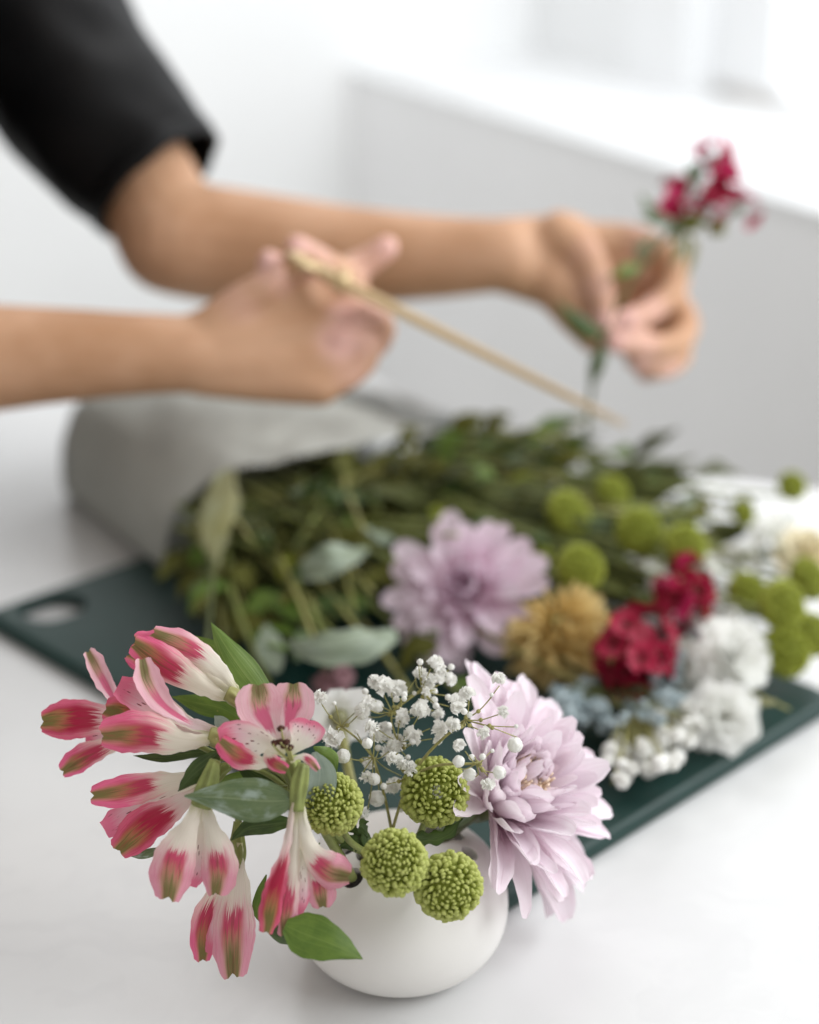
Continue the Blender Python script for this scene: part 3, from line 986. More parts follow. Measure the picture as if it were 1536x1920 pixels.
# baby's breath
gy = thing('babys_breath', 'fine sprig of white baby\'s breath between the alstroemeria and the pink chrysanthemum', 'flower', P(735, 1560, .84))
def blossom_geo(seed, n=26):
    rnd = random.Random(seed)
    g = G()
    for i in range(n):
        z = rnd.uniform(-.35, 1)
        a = rnd.uniform(0, 2 * math.pi)
        rr = math.sqrt(max(0, 1 - z * z))
        dv = nrm(np.array([rr * math.cos(a), rr * math.sin(a), z]))
        B = basis(nrm(dv + np.array([rnd.uniform(-.8, .8) for _ in range(3)])))
        p0 = dv * .25
        g.add(*sheet([p0, p0 + dv * .4, dv * rnd.uniform(.8, 1.05)], [.12, .34, .42], B[:, 0], .35, nu=6, nv=6, ruffle=.35, seed=seed * 31 + i, wave=5))
    g.add(*ball((0, 0, -.1), .55, 8, 6))
    return g
def bud_geo(seed):
    g = G()
    v, f = ball((0, 0, 0), 1, 26, 16, (1, 1, .95))
    v = [q * (1 + .16 * noise.noise(Vector(q * 2.2) + Vector((seed, 0, 0))) + .10 * abs(noise.noise(Vector(q * 5.5) + Vector((0, seed, 0)))) - .07 * max(0, q[2]) ** 3 * abs(math.sin(4 * math.atan2(q[1], q[0]) + seed))) for q in v]
    g.add(v, f)
    rnd = random.Random(seed)
    for i in range(9):
        a = i * 2.4
        dv = nrm(np.array([math.cos(a) * .8, math.sin(a) * .8, .2 + i * .09]))
        B = basis(dv, (0, 0, 1))
        g.add(*sheet([dv * .9 - B[:, 1] * .6, dv * 1.08, dv * 1.02 + B[:, 1] * .5], [.25, .5, .38], dv, .9, nu=6, nv=6, ruffle=.16, seed=seed * 17 + i, wave=5))
    return g
BLOS = [blossom_geo(s).mesh('blossom', M_WHITE) for s in range(5)]
BALLS = [bud_geo(s).mesh('blossom', M_WHITE) for s in range(3)]
g = G()
for i in range(5):
    a = i * 2 * math.pi / 5
    o_ = np.array([math.cos(a), math.sin(a), 0])
    g.add(*sheet([o_ * .05 + np.array([0, 0, -1.15]), o_ * .6 + np.array([0, 0, -.95]), o_ * .92 + np.array([0, 0, -.35])], [.1, .28, .05], o_, .5, nu=5, nv=6))
CALYX = g.mesh('calyx', M_CALYX)
GYP_NODES = {'a': (735, 1335, .825), 'b': (745, 1390, .82), 'c': (700, 1420, .815), 'd': (792, 1292, .83), 'e': (640, 1362, .82), 'f': (872, 1350, .80), 'g': (893, 1432, .79), 'h': (770, 1455, .815), 'r': (735, 1560, .825)}
GYP_LINKS = [('r', 'h'), ('r', 'c'), ('h', 'b'), ('b', 'a'), ('a', 'd'), ('c', 'e'), ('h', 'f'), ('h', 'g')]
GYP = [('e', 600, 1308, 15, 0), ('e', 678, 1335, 14, 1), ('a', 707, 1325, 12, 1), ('a', 722, 1286, 21, 0), ('a', 744, 1294, 20, 0), ('d', 802, 1277, 18, 0), ('d', 822, 1271, 13, 0), ('a', 752, 1347, 17, 0), ('a', 790, 1331, 20, 0), ('a', 821, 1337, 13, 0), ('e', 624, 1381, 23, 0), ('b', 722, 1374, 20, 0), ('b', 697, 1364, 16, 0), ('b', 730, 1411, 18, 0), ('b', 775, 1380, 20, 0), ('b', 822, 1366, 18, 0), ('f', 851, 1358, 15, 0), ('c', 689, 1394, 10, 1), ('c', 644, 1418, 13, 1), ('c', 691, 1429, 14, 0), ('c', 685, 1456, 13, 0), ('c', 702, 1461, 11, 1), ('h', 752, 1429, 14, 0), ('h', 738, 1476, 19, 0), ('c', 707, 1497, 15, 1), ('c', 684, 1523, 12, 0), ('d', 857, 1318, 18, 0), ('d', 800, 1304, 8, 1), ('d', 814, 1313, 7, 1), ('f', 935, 1273, 14, 0), ('f', 942, 1335, 13, 0), ('f', 876, 1302, 16, 0), ('f', 858, 1328, 15, 0), ('f', 905, 1373, 14, 0), ('f', 966, 1396, 14, 1), ('g', 862, 1399, 14, 0), ('f', 851, 1361, 13, 0), ('g', 860, 1428, 11, 1), ('g', 881, 1452, 12, 1), ('g', 936, 1449, 12, 1), ('g', 915, 1468, 15, 0), ('d', 788, 1241, 5, 2), ('d', 846, 1251, 6, 2), ('e', 627, 1319, 4, 2), ('h', 752, 1517, 7, 2), ('f', 968, 1362, 4, 2), ('f', 922, 1303, 4, 2), ('g', 923, 1408, 4, 2), ('g', 905, 1419, 6, 2), ('g', 885, 1420, 6, 2), ('a', 758, 1310, 5, 2), ('b', 765, 1420, 5, 2), ('c', 668, 1372, 4, 2), ('a', 760, 1332, 4, 2), ('d', 777, 1300, 4, 2)]
rnd = random.Random(77)
for i in range(46):
    n_ = rnd.choice('aabbbccddefghh')
    w_ = GYP_NODES[n_]
    GYP.append((n_, w_[0] + rnd.gauss(0, 30), w_[1] - 14 + rnd.gauss(0, 28), rnd.uniform(9, 17), 0 if rnd.random() < .72 else 2))
GYP = [(n_, x, y, (r if k_ != 2 else min(r, 6)), k_) for n_, x, y, r, k_ in GYP]
rnd = random.Random(12)
g = G()
nd = {q: P(*w) for q, w in GYP_NODES.items()}
for a, b in GYP_LINKS:
    mid = (nd[a] + nd[b]) / 2 + np.array([rnd.uniform(-.003, .003), 0, rnd.uniform(-.002, .003)])
    g.add(*tube([nd[a], mid, nd[b]], [.0008, .0007, .0006] if a == 'r' or a == 'h' else [.0006, .0005, .0005], 6, rings=8))
g.add(*tube([nd['r'], P(730, 1600, .84), VTOP], [.0009, .0009, .0009], 6))
bl = []
for nn, x, y, r, kind in GYP:
    w = GYP_NODES[nn]
    d = w[2] + rnd.uniform(-.012, .012)
    c = P(x, y, d)
    R = r * pxm(d)
    dv = nrm(c - nd[nn]) * .7 + nrm(np.array([rnd.uniform(-1, 1), rnd.uniform(-1, .3), rnd.uniform(-.2, 1)])) * .8
    dv = nrm(dv)
    e_ = c - dv * R * 1.0
    bnd = (nd[nn] + e_) / 2 + (e_ - c) * .4 + np.array([0, 0, -.001])
    g.add(*tube([nd[nn], bnd, e_], [.00036, .00028, .00028], 5, rings=9))
    if rnd.random() < .35:
        g.add(*ball(bnd, .0011, 6, 5))
    bl.append((c, R, dv, kind))
tw = g.build('branches', M_TWIG, gy)
for c, R, dv, kind in bl:
    me = BLOS[rnd.randrange(5)] if kind == 0 else BALLS[rnd.randrange(3)]
    o = link(bpy.data.objects.new('blossom' if kind < 2 else 'bud', me), gy)
    o.matrix_local = mat4(basis(dv, (rnd.random(), rnd.random(), .1)), c - np.array(gy.location), R)
    q = link(bpy.data.objects.new('calyx', CALYX), gy)
    q.matrix_local = o.matrix_local

# ---------------------------------------------------------------- bouquet on the board
def sheet_rows(rows, nu, nv):
    """surface through rows of points (each row resampled to nu, rows splined to nv)"""
    R_ = np.array([spline(r, nu) for r in rows])
    cols = np.array([spline(R_[:, k], nv) for k in range(nu)])
    v = cols.transpose(1, 0, 2).reshape(-1, 3)
    f = [(i * nu + k, i * nu + k + 1, (i + 1) * nu + k + 1, (i + 1) * nu + k) for i in range(nv - 1) for k in range(nu - 1)]
    uv = [(k / (nu - 1), i / (nv - 1)) for i in range(nv) for k in range(nu)]
    return v, f, uv
paper = thing('wrapping_paper', 'grey paper sheet wrapped round the stems of the bouquet, open to the right', 'wrapping paper', T(310, 1040, .016))
rows = [
    [T(124, 925, .004), T(116, 880, .03), T(124, 815, .062), T(160, 752, .085), T(290, 700, .088), T(440, 690, .06), T(520, 700, .03)],
    [T(205, 985, .006), T(205, 915, .045), T(250, 835, .078), T(330, 785, .096), T(450, 755, .096), T(590, 740, .075), T(680, 745, .04)],
    [T(262, 1030, .012), T(268, 945, .052), T(330, 862, .085), T(440, 820, .10), T(560, 795, .10), T(700, 785, .082), T(800, 782, .05)],
    [T(312, 1066, .017), T(328, 968, .056), T(410, 890, .086), T(520, 858, .10), T(640, 843, .10), T(780, 826, .085), T(912, 812, .055)],
]
def wrap_round(r, zb):
    # the sheet passes under the stems and comes down to the table on the far side
    n0, n1 = r[0], r[-1]
    u_ = [np.array([n1[0] * w + n0[0] * (1 - w), n1[1] * w + n0[1] * (1 - w), zb]) for w in (.75, .5, .25, .06)]
    return u_ + r + [np.array([n1[0] + .012, n1[1] + .012, zb + .008])]
rows = [wrap_round(r, z) for r, z in zip(rows, (.003, .004, .0125, .0145))]
v, f, uv = sheet_rows(rows, 96, 56)
v = np.array([q + np.array([0, 0, 1]) * min(1, max(0, q[2] - .006) / .02) * (.0036 * noise.noise(Vector(q * 26)) + .0085 * (.35 - abs(noise.noise(Vector((q[0] * 9, q[1] * 9 + 3, q[2] * 16))))) + .0030 * (.3 - abs(noise.noise(Vector(q * 38))))) for q in v])
g = G(); g.add(v, f, uv)
o = g.build('paper_sheet', M_PAPER, paper)
mo = o.modifiers.new('thick', 'SOLIDIFY'); mo.thickness = .0006; apply_mods(o)
# far edge of the sheet, standing up behind the stems
rows = [[T(560, 780, .05), T(600, 735, .085), T(690, 700, .10)], [T(660, 790, .055), T(720, 750, .09), T(770, 742, .10)], [T(740, 822, .055), T(820, 790, .085), T(880, 790, .088)], [T(800, 838, .05), T(900, 815, .06), T(915, 808, .062)]]
v, f, uv = sheet_rows(rows, 16, 18)
v = np.array([q + np.array([0, 0, 1]) * (.003 * noise.noise(Vector(q * 40))) for q in v])
g = G(); g.add(v, f, uv)
o = g.build('inner_tissue', M_TISSUE, paper)
mo = o.modifiers.new('thick', 'SOLIDIFY'); mo.thickness = .0005; apply_mods(o)

brnd = random.Random(21)
def mouth_pt(s=None):
    s = brnd.random() if s is None else s
    x = 395 + 290 * s
    return T(x, 985 - 115 * s + brnd.uniform(-15, 25), brnd.uniform(.035, .075))
def inner_pt(m):
    return m + np.array([-.055, .10, -.008]) * brnd.uniform(.6, 1.1)
def bstem(head, ax=None, s=None, r=.0017):
    m = mouth_pt(s)
    i_ = inner_pt(m)
    mid = (head + m) / 2 + np.array([brnd.uniform(-.01, .01), brnd.uniform(-.01, .01), brnd.uniform(-.004, .012)])
    mid[2] = max(mid[2], .024)
    p = [head] + ([head - nrm(ax) * .018] if ax is not None else []) + [mid, m, i_]
    return p
def zdepth(p):
    return float((np.asarray(p) - CAM) @ FW)
def leafy(end, s, n, ll, lw, mat, label, name='leafy_stem', group='leafy stems lying in the bouquet', r=.0016, smat=None, start=.15, lift=.0):
    e = T(*end)
    p = bstem(e, None, s)
    th = thing(name, label, 'foliage', p[-2], group)
    g = G()
    c = spline(p, 40)
    g.add(*tube(p, [r * .7, r, r * 1.15], 7, rings=24))
    g.build('stem', smat or M_STEMD, th)
    for i in range(n):
        q = int(1 + 21 * (i + .3) / n)
        b = c[q]
        t = nrm(c[max(q - 1, 0)] - c[q + 1])
        a = brnd.uniform(0, 6.28)
        B = basis(t)
        o_ = B[:, 0] * math.cos(a) + B[:, 1] * math.sin(a)
        o_[2] = abs(o_[2]) * .7 + lift
        o_ = nrm(o_)
        L = ll * brnd.uniform(.7, 1.25)
        d1 = nrm(t * .7 + o_ * .8)
        tip = b + d1 * L
        tip[2] = max(tip[2] - L * brnd.uniform(0, .35), .018)
        mid = b + nrm(t * .5 + o_) * L * .5
        mid[2] = max(mid[2], .019)
        upn = nrm(np.array([brnd.uniform(-.6, .6), brnd.uniform(-.9, .2), 1]))
        _sd[0] += 1
        g = G()
        g.add(*sheet([b, mid, tip], [q_ * lw * brnd.uniform(.8, 1.2) for q_ in LEAFP], upn, brnd.uniform(-.3, .7), nu=7, nv=12, ruffle=.07, seed=_sd[0]))
        g.build('leaf', mat, th)
    return th
leaf_label = 'leafy olive stem lying among others in the open end of the wrapped bouquet'
for i, (end, s) in enumerate([((425, 1235, .022), .02), ((505, 1285, .025), .08), ((590, 1130, .05), .25), ((650, 1290, .03), .18), ((700, 1110, .06), .35), ((745, 1000, .07), .5), ((850, 905, .08), .7), ((985, 850, .085), .85), ((1080, 815, .09), .95), ((1185, 850, .08), 1.0), ((990, 990, .07), .6), ((1110, 1030, .06), .65), ((770, 1300, .025), .2), ((880, 1320, .02), .3), ((370, 1150, .03), .0), ((1230, 900, .06), .9), ((760, 900, .085), .75), ((900, 860, .09), .9), ((1140, 1120, .04), .5), ((620, 960, .085), .5), ((1340, 1010, .04), .8), ((1240, 1080, .03), .6), ((1330, 1120, .03), .6), ((1420, 1180, .025), .5), ((1180, 1130, .03), .5), ((1290, 960, .05), .9), ((1400, 1030, .03), .8), ((1480, 1090, .03), .8), ((1060, 900, .07), .9), ((960, 960, .06), .7), ((460, 1180, .02), .02), ((560, 1230, .02), .1), ((700, 1030, .05), .4)]):
    leafy(end, s, 5, .042, .0085, (M_LEAFO, M_LEAFV, M_LEAFO, M_LEAFD)[i % 4], leaf_label, smat=(M_STEMT, M_STEM)[i % 2], r=.0022)
for end, s, m, lab in (((470, 1010, .09), .1, M_LEAFT, 'stem with a broad tan green leaf beside the paper edge'), ((700, 1215, .055), .2, M_LEAFS, 'stem with broad silvery leaves left of the lilac chrysanthemum')):
    e = T(*end)
    p = bstem(e, None, s)
    th = thing('broad_leaf_stem', lab, 'foliage', p[-2])
    g = G(); g.add(*tube(p, [.0013, .0017, .0018], 7, rings=20)); g.build('stem', M_STEMT, th)
    shp = [([T(430, 880, .10), T(415, 940, .095), T(398, 1000, .085), T(404, 1062, .07)], 34, .5)] if m is M_LEAFT else [([T(745, 1190, .06), T(690, 1200, .068), T(600, 1215, .066), T(535, 1205, .058)], 35, .6), ([T(560, 1075, .07), T(600, 1062, .08), T(640, 1045, .085), T(690, 1030, .08)], 34, -.4), ([T(740, 1010, .07), T(700, 1000, .085), T(690, 1015, .08)], 20, .4), ([T(520, 1260, .04), T(505, 1210, .05), T(500, 1170, .05)], 26, .4)]
    for pts, w, cp in shp:
        _sd[0] += 1
        g = G()
        g.add(*sheet(pts, [q * w * pxm(zdepth(pts[0])) for q in (.3, .8, 1, .95, .6, .06)], nrm(-FW + np.array([0, 0, .6])), cp, nu=9, nv=16, ruffle=.07, seed=_sd[0]))
        g.build('leaf', m, th)
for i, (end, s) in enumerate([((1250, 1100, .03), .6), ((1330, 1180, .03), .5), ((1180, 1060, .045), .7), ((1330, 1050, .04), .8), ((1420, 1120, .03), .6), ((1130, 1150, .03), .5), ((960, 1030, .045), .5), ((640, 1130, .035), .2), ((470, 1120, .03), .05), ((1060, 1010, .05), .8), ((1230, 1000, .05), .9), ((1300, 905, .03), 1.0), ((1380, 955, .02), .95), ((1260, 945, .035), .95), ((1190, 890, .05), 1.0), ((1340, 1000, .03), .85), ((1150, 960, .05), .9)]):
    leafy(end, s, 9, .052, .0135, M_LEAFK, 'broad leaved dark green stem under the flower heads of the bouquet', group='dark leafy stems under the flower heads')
# loose thin bare stems fanning out of the paper
for i in range(46):
    low = i >= 30
    e = T(brnd.uniform(370, 720), brnd.uniform(1030, 1260), brnd.uniform(.035, .06)) if low else T(brnd.uniform(520, 1250), brnd.uniform(850, 1010), brnd.uniform(.06, .10))
    p = bstem(e, None, brnd.uniform(0, .6) if low else brnd.uniform(.2, 1))
    g = G()
    w_ = brnd.uniform(.8, 1.6)
    g.add(*tube(p, [.0010 * w_, .0014 * w_, .0016 * w_], 6, rings=18))
    o = g.build('flower_stem', (M_STEMT, M_STEMD, M_STEM)[i % 3], None)
    tag(o, 'thin bare green stem running out of the paper over the bouquet', 'stem', 'thin bare stems running out of the paper')

# green button chrysanthemums of the bouquet
bg = 'green button chrysanthemums in the bouquet'
for i, (x, y, z, r, lab) in enumerate([
    (982, 920, .075, 31, 'small green button chrysanthemum furthest left of the ones behind the lilac chrysanthemum'),
    (1065, 962, .08, 44, 'green button chrysanthemum second from left in the row behind the tan flower'),
    (1148, 925, .075, 34, 'pale green button chrysanthemum highest in the row, behind the middle ones'),
    (1198, 997, .08, 45, 'green button chrysanthemum next left of the one above the red flower'),
    (1286, 1022, .08, 43, 'green button chrysanthemum directly above the red flower'),
    (1088, 1066, .075, 50, 'largest green button chrysanthemum, just above the tan flower'),
    (1485, 912, .075, 29, 'green button chrysanthemum standing up alone against the grey wall'),
    (1395, 962, .06, 26, 'small dark green button chrysanthemum left of the white flower at the right edge'),
    (1400, 1110, .05, 40, 'shaded green button chrysanthemum right of the red flower'),
    (1466, 1135, .065, 48, 'green button chrysanthemum in front of its cluster at the right edge'),
    (1516, 1085, .06, 44, 'green button chrysanthemum cut by the right edge of the picture, upper one'),
    (1472, 1222, .04, 48, 'green button chrysanthemum lowest in the cluster at the right'),
    (1522, 1190, .045, 42, 'green button chrysanthemum cut by the right edge of the picture, lower one'),
    (820, 975, .07, 25, 'tiny green button bud left above the lilac chrysanthemum'),
    (1012, 1042, .06, 22, 'little green button bud between the lilac flower and the largest green one'),
    (545, 1072, .06, 27, 'green bud among the leaves left of the silvery leaf'),
]):
    c = T(x, y, z)
    a_ = nrm(np.array([brnd.uniform(.1, .7), brnd.uniform(-.7, -.1), brnd.uniform(.2, .9)]))
    p = bstem(c, a_, brnd.uniform(.3, 1))
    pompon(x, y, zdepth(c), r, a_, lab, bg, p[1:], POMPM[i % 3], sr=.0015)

# lilac and tan chrysanthemums
def fl_big(x, y, z, axis, name, label, mats, n, L0, L1, th0, th1, seed, s, rb=.006, width=1.0, lean=None):
    c = T(x, y, z)
    th = thing(name, label, 'flower', c)
    big_mum(th, c, axis, n, L0, L1, th0, th1, mats, seed, lean, rb, .14, width)
    g = G()
    g.add(*tube(bstem(c, axis, s), [.004, .0032, .003], 9, rings=22))
    g.build('stem', M_STEM, th)
    return th
PL_IN, PL_OUT = petal_variants(M_MUML, 5, .30, .16), petal_variants(M_MUML, 5, -.04, .17)
PY_IN, PY_OUT = petal_variants(M_MUMY, 4, .34, .14), petal_variants(M_MUMY, 4, .10, .12)
axl = nrm(RT * -.12 + cu * .25 + ct * 1.0)
fl_big(875, 1112, .058, axl, 'lilac_chrysanthemum', 'lilac chrysanthemum with a spiral centre lying in the bouquet', [PL_IN, PL_OUT], 64, .013, .050, 6, 90, 9, .4, .006, 1.05, (nrm(RT), .0, .0))
fl_big(1045, 1165, .055, nrm(RT * .35 - cu * .1 + ct * .8), 'tan_chrysanthemum', 'faded tan yellow chrysanthemum beside the lilac one', [PY_IN, PY_OUT], 130, .012, .030, 5, 120, 10, .45, .008, .8, (nrm(-cu * .9 + RT * .3), .2, .5))

# sweet william heads: clusters of small five-petalled flowers
def ruffle_petal(seed, mat, w=.55):
    g = G()
    v, f, uv = sheet([(0, 0, 0), (0, .05, .5), (0, .0, 1.0)], [.10 * w, .30 * w, .8 * w, w * .9], (0, 1, 0), -.4, nu=9, nv=9, ruffle=.12, seed=seed, lobe=.08, wave=4)
    return g.add(v, f, uv).mesh('petal', mat)
M_RED = mum_mat('sweet_william_red', (.15, .001, .010), (.38, .003, .042), .5, .12)
M_REDP = mum_mat('sweet_william_pink', (.46, .006, .06), (.62, .03, .15), .5, .2)
M_WHITEP = mum_mat('white_petal', (.88, .885, .82), (.93, .93, .91), .5, .42, .03)
M_CREAMP = mum_mat('cream_petal', (.70, .60, .36), (.84, .78, .60), .5, .25, .04)
M_BLUE = plain('grey_blue_blossom', (.52, .60, .62), .7, .2, .25, 300, 0, .15)
RP = [ruffle_petal(i, M_RED) for i in range(3)]
RPP = [ruffle_petal(i, M_REDP) for i in range(3)]
WPT = [ruffle_petal(i + 10, M_WHITEP, .62) for i in range(4)]
CPT = [ruffle_petal(i + 20, M_CREAMP, .62) for i in range(3)]
def cluster(th, c, axis, R, n, pr, meshes, seed, spread=1.0, sq=(1, 1, 1), np_=5, open_=.35):
    rnd = random.Random(seed)
    B = basis(axis)
    org = np.array(parent_world(th))
    for i in range(n):
        q = (i + .5) / n
        a = i * 2.39996
        z = 1 - q * spread
        rr = math.sqrt(max(0, 1 - z * z))
        dv = nrm(B @ np.array([rr * math.cos(a), rr * math.sin(a), z]))
        p0 = c + dv * R * (.72 + rnd.uniform(-.26, .26)) * np.array(sq)
        Bf = basis(nrm(dv + np.array([rnd.uniform(-.3, .3) for _ in range(3)])), (rnd.random(), rnd.random(), rnd.random()))
        fl = bpy.data.objects.new('floret', None)
        fl.empty_display_size = .005
        fl.location = Vector((p0 - org).tolist())
        link(fl, th)
        for j in range(np_):
            t = 2 * math.pi * j / np_ + rnd.uniform(-.15, .15)
            o_ = Bf[:, 0] * math.cos(t) + Bf[:, 1] * math.sin(t)
            dz = nrm(o_ + Bf[:, 2] * open_ * rnd.uniform(.6, 1.6))
            dy = nrm(Bf[:, 2] - dz * (Bf[:, 2] @ dz))
            ob = bpy.data.objects.new('petal', meshes[rnd.randrange(len(meshes))])
            link(ob, fl)
            ob.matrix_local = mat4(np.column_stack([np.cross(dy, dz), dy, dz]), (0, 0, 0), pr * rnd.uniform(.85, 1.1))
def green_under(th, c, axis, R, n, seed, mat=None):
    rnd = random.Random(seed)
    B = basis(axis)
    g = G()
    for i in range(n):
        a = rnd.uniform(0, 6.28)
        o_ = B[:, 0] * math.cos(a) + B[:, 1] * math.sin(a)
        p0 = c - np.asarray(axis) * R * .5
        g.add(*sheet([p0, p0 + o_ * R * .5 + np.asarray(axis) * R * .1, p0 + o_ * R * .95 + np.asarray(axis) * R * rnd.uniform(-.3, .6)], [R * .05, R * .1, R * .01], B[:, 2], .4, nu=5, nv=8))
    g.add(*ball(c, R * .55, 10, 7))
    g.build('bracts', mat or M_LEAFO, th)
def sweet(x, y, z, R, axis, label, meshes, n, seed, s, sq=(1, 1, 1), pr=.009):
    c = T(x, y, z)
    th = thing('sweet_william', label, 'flower', c, 'sweet william flowers')
    cluster(th, c, nrm(axis), R, n, pr, meshes, seed, 1.1, sq)
    green_under(th, c, nrm(axis), R * .8, 10, seed)
    g = G(); g.add(*tube(bstem(c, axis, s), [.002, .0017, .0016], 7, rings=20)); g.build('stem', M_STEM, th)
sweet(1188, 1238, .045, .030, ct * .8 + cu * .5, 'large crimson sweet william head right of the tan chrysanthemum', RP, 22, 3, .5, (.85, 1, 1.15), .0105)
sweet(1288, 1128, .055, .021, ct * .8 + cu * .3 + RT * .2, 'smaller crimson sweet william head higher up, under a green button flower', RP + RPP[:1], 12, 4, .6, (.8, 1, 1.3), .0115)

# white and cream double flowers
def double(x, y, z, R, axis, name, label, meshes, n, seed, s, cat='flower'):
    c = T(x, y, z)
    th = thing(name, label, cat, c)
    rnd = random.Random(seed)
    B = basis(nrm(axis))
    org = np.array(c)
    for i in range(n):
        q = (i + .5) / n
        a = i * 2.39996 + rnd.uniform(-.2, .2)
        ang = math.radians(8 + 95 * q) + rnd.uniform(-.2, .2)
        o_ = B[:, 0] * math.cos(a) + B[:, 1] * math.sin(a)
        dz = nrm(B[:, 2] * math.cos(ang) + o_ * math.sin(ang))
        dy = nrm(B[:, 2] * math.sin(ang) - o_ * math.cos(ang))
        ob = bpy.data.objects.new('petal', meshes[rnd.randrange(len(meshes))])
        link(ob, th)
        ob.matrix_local = mat4(np.column_stack([np.cross(dy, dz), dy, dz]), o_ * R * .05, R * (.72 + .3 * q) * rnd.uniform(.9, 1.1))
    g = G(); g.add(*tube(bstem(c - nrm(axis) * R * .2, axis, s), [.0026, .002, .0018], 7, rings=20)); g.build('stem', M_STEM, th)
    return th
double(1366, 1238, .045, .024, ct * .9 + cu * .4 + RT * .2, 'white_carnation', 'full white double flower right of the crimson heads, the upper of two', WPT, 34, 1, .5)
double(1354, 1345, .030, .021, ct * 1.0 - cu * .05, 'white_carnation', 'white double flower with a pale green eye, the lower of two near the board edge', WPT, 26, 2, .4)
double(1290, 1262, .03, .019, ct * .8 + cu * .5 - RT * .2, 'white_flower', 'small bluish white flower tucked between the crimson head and the white double flower', WPT, 18, 3, .5)
double(1452, 1002, .06, .017, ct * .6 + cu * .7, 'white_flower', 'small white flower at the right edge below the lone upright green button', WPT, 14, 4, .9)
double(1512, 1045, .055, .022, ct * .7 + cu * .6 + RT * .2, 'cream_flower', 'cream yellow flower cut by the right edge of the picture', CPT, 18, 5, .95)
double(628, 1322, .088, .0, ct, 'white_flower', 'x', WPT, 0, 6, .9) if False else None
# white flower standing in the vase behind the baby's breath
c = P(636, 1345, .905)
th = thing('white_freesia', 'soft white flower with a greenish centre behind the baby\'s breath, left of the vase middle', 'flower', c)
for i, (a, L) in enumerate(((150, 60), (95, 52), (40, 66), (-20, 60), (-85, 52), (210, 46))):
    t = math.radians(a)
    o_ = RT * math.cos(t) + cu * math.sin(t)
    g = G()
    m_ = L * pxm(.905)
    g.add(*sheet([c, c + o_ * m_ * .5 + ct * m_ * .25, c + o_ * m_ * 1.05 + ct * m_ * .22], [m_ * .2, m_ * .45, m_ * .48, m_ * .25], ct, -.4, nu=9, nv=12, ruffle=.06, seed=i + 60))
    g.build('petal', M_WHITEP, th)
g = G(); g.add(*ball(c + ct * .003, .005, 10, 7)); g.build('centre', M_LEAFT, th)
g = G(); g.add(*tube([c, P(655, 1450, .89), P(690, 1560, .865), VTOP], [.0026, .0024, .0024], 8, rings=16)); g.build('stem', M_STEMT, th)

# baby's breath and grey-blue filler along the near side of the bouquet
def filler(name, label, pts, zr, n, rr, meshes, mat, seed, root, rj=30, group=None):
    rnd = random.Random(seed)
    r0 = T(*root)
    th = thing(name, label, 'flower', r0, group)
    org = np.array(r0)
    g = G()
    for i in range(n):
        a, b = pts[rnd.randrange(len(pts))]
        x, y = a + rnd.gauss(0, rj * .5), b + rnd.gauss(0, rj * .42)
        c = T(x, y, rnd.uniform(*zr))
        R = rnd.uniform(*rr)
        dv = nrm(np.array([rnd.uniform(-1, 1), rnd.uniform(-1, .3), rnd.uniform(.0, 1)]))
        mid = (c + r0) / 2 + np.array([0, 0, .004])
        g.add(*tube([r0, mid, c - dv * R], [.0007, .0005, .0004], 5, rings=8))
        ob = link(bpy.data.objects.new('blossom', meshes[rnd.randrange(len(meshes))]), th)
        ob.matrix_local = mat4(basis(dv, (rnd.random(), .3, rnd.random())), c - org, R)
    g.add(*tube(bstem(r0, None, .4), [.0012, .0015, .0015], 6, rings=16))
    g.build('branches', mat, th)
BLUE = [blossom_geo(s + 9, 18).mesh('blossom', M_BLUE) for s in range(3)]
filler('babys_breath', 'tuft of small white baby\'s breath blossoms on the near side of the bouquet', [(1175, 1400), (1230, 1395), (1280, 1385), (1250, 1360), (1205, 1430), (1300, 1350), (1180, 1440), (1240, 1430), (1150, 1420)], (.018, .045), 80, (.0028, .0055), BLOS + BALLS, M_TWIG, 5, (1180, 1330, .03), 34)
filler('limonium', 'grey blue filler blossoms under the crimson heads', [(1235, 1290), (1250, 1250), (1110, 1345), (1080, 1320), (1150, 1350), (1260, 1310), (1230, 1330), (1300, 1190), (1060, 1350)], (.02, .05), 60, (.004, .008), BLUE, M_STEMD, 6, (1140, 1290, .03), 40)
filler('babys_breath', 'scattered pale blossoms between the green button flowers at the right', [(1330, 1060), (1380, 1040), (1210, 1065), (1225, 1080), (1420, 1050), (1350, 1110), (1440, 1030), (1310, 1150)], (.03, .06), 34, (.004, .007), BLOS + BALLS, M_TWIG, 7, (1250, 1040, .04), 40)
leafy((1480, 1330, .03), .6, 12, .022, .0065, M_LEAFT, 'sprig of pale green leaves lying on the bare corner of the board', 'pale_leaf_sprig', None, .0012, M_STEMT)
leafy((1420, 1290, .03), .55, 8, .02, .006, M_LEAFS, 'pale silvery sprig tucked under the white double flowers', 'pale_leaf_sprig', None, .0012, M_STEMT)
leafy((1500, 980, .06), .95, 7, .02, .005, M_LEAFS, 'thin pale sprig reaching to the right edge above the green cluster', 'pale_leaf_sprig', None, .001, M_STEMT)
c = T(625, 1285, .03)
th = thing('faded_bud', 'dusky pink bud in the shadow under the silvery leaf', 'flower', c)
cluster(th, c, nrm(ct), .009, 6, .008, [ruffle_petal(33, mum_mat('dusky_pink', (.30, .14, .17), (.42, .24, .26)), .6)], 3)
g = G(); g.add(*tube(bstem(c, None, .15), [.0016, .0015, .0015], 7)); g.build('stem', M_STEMD, th)

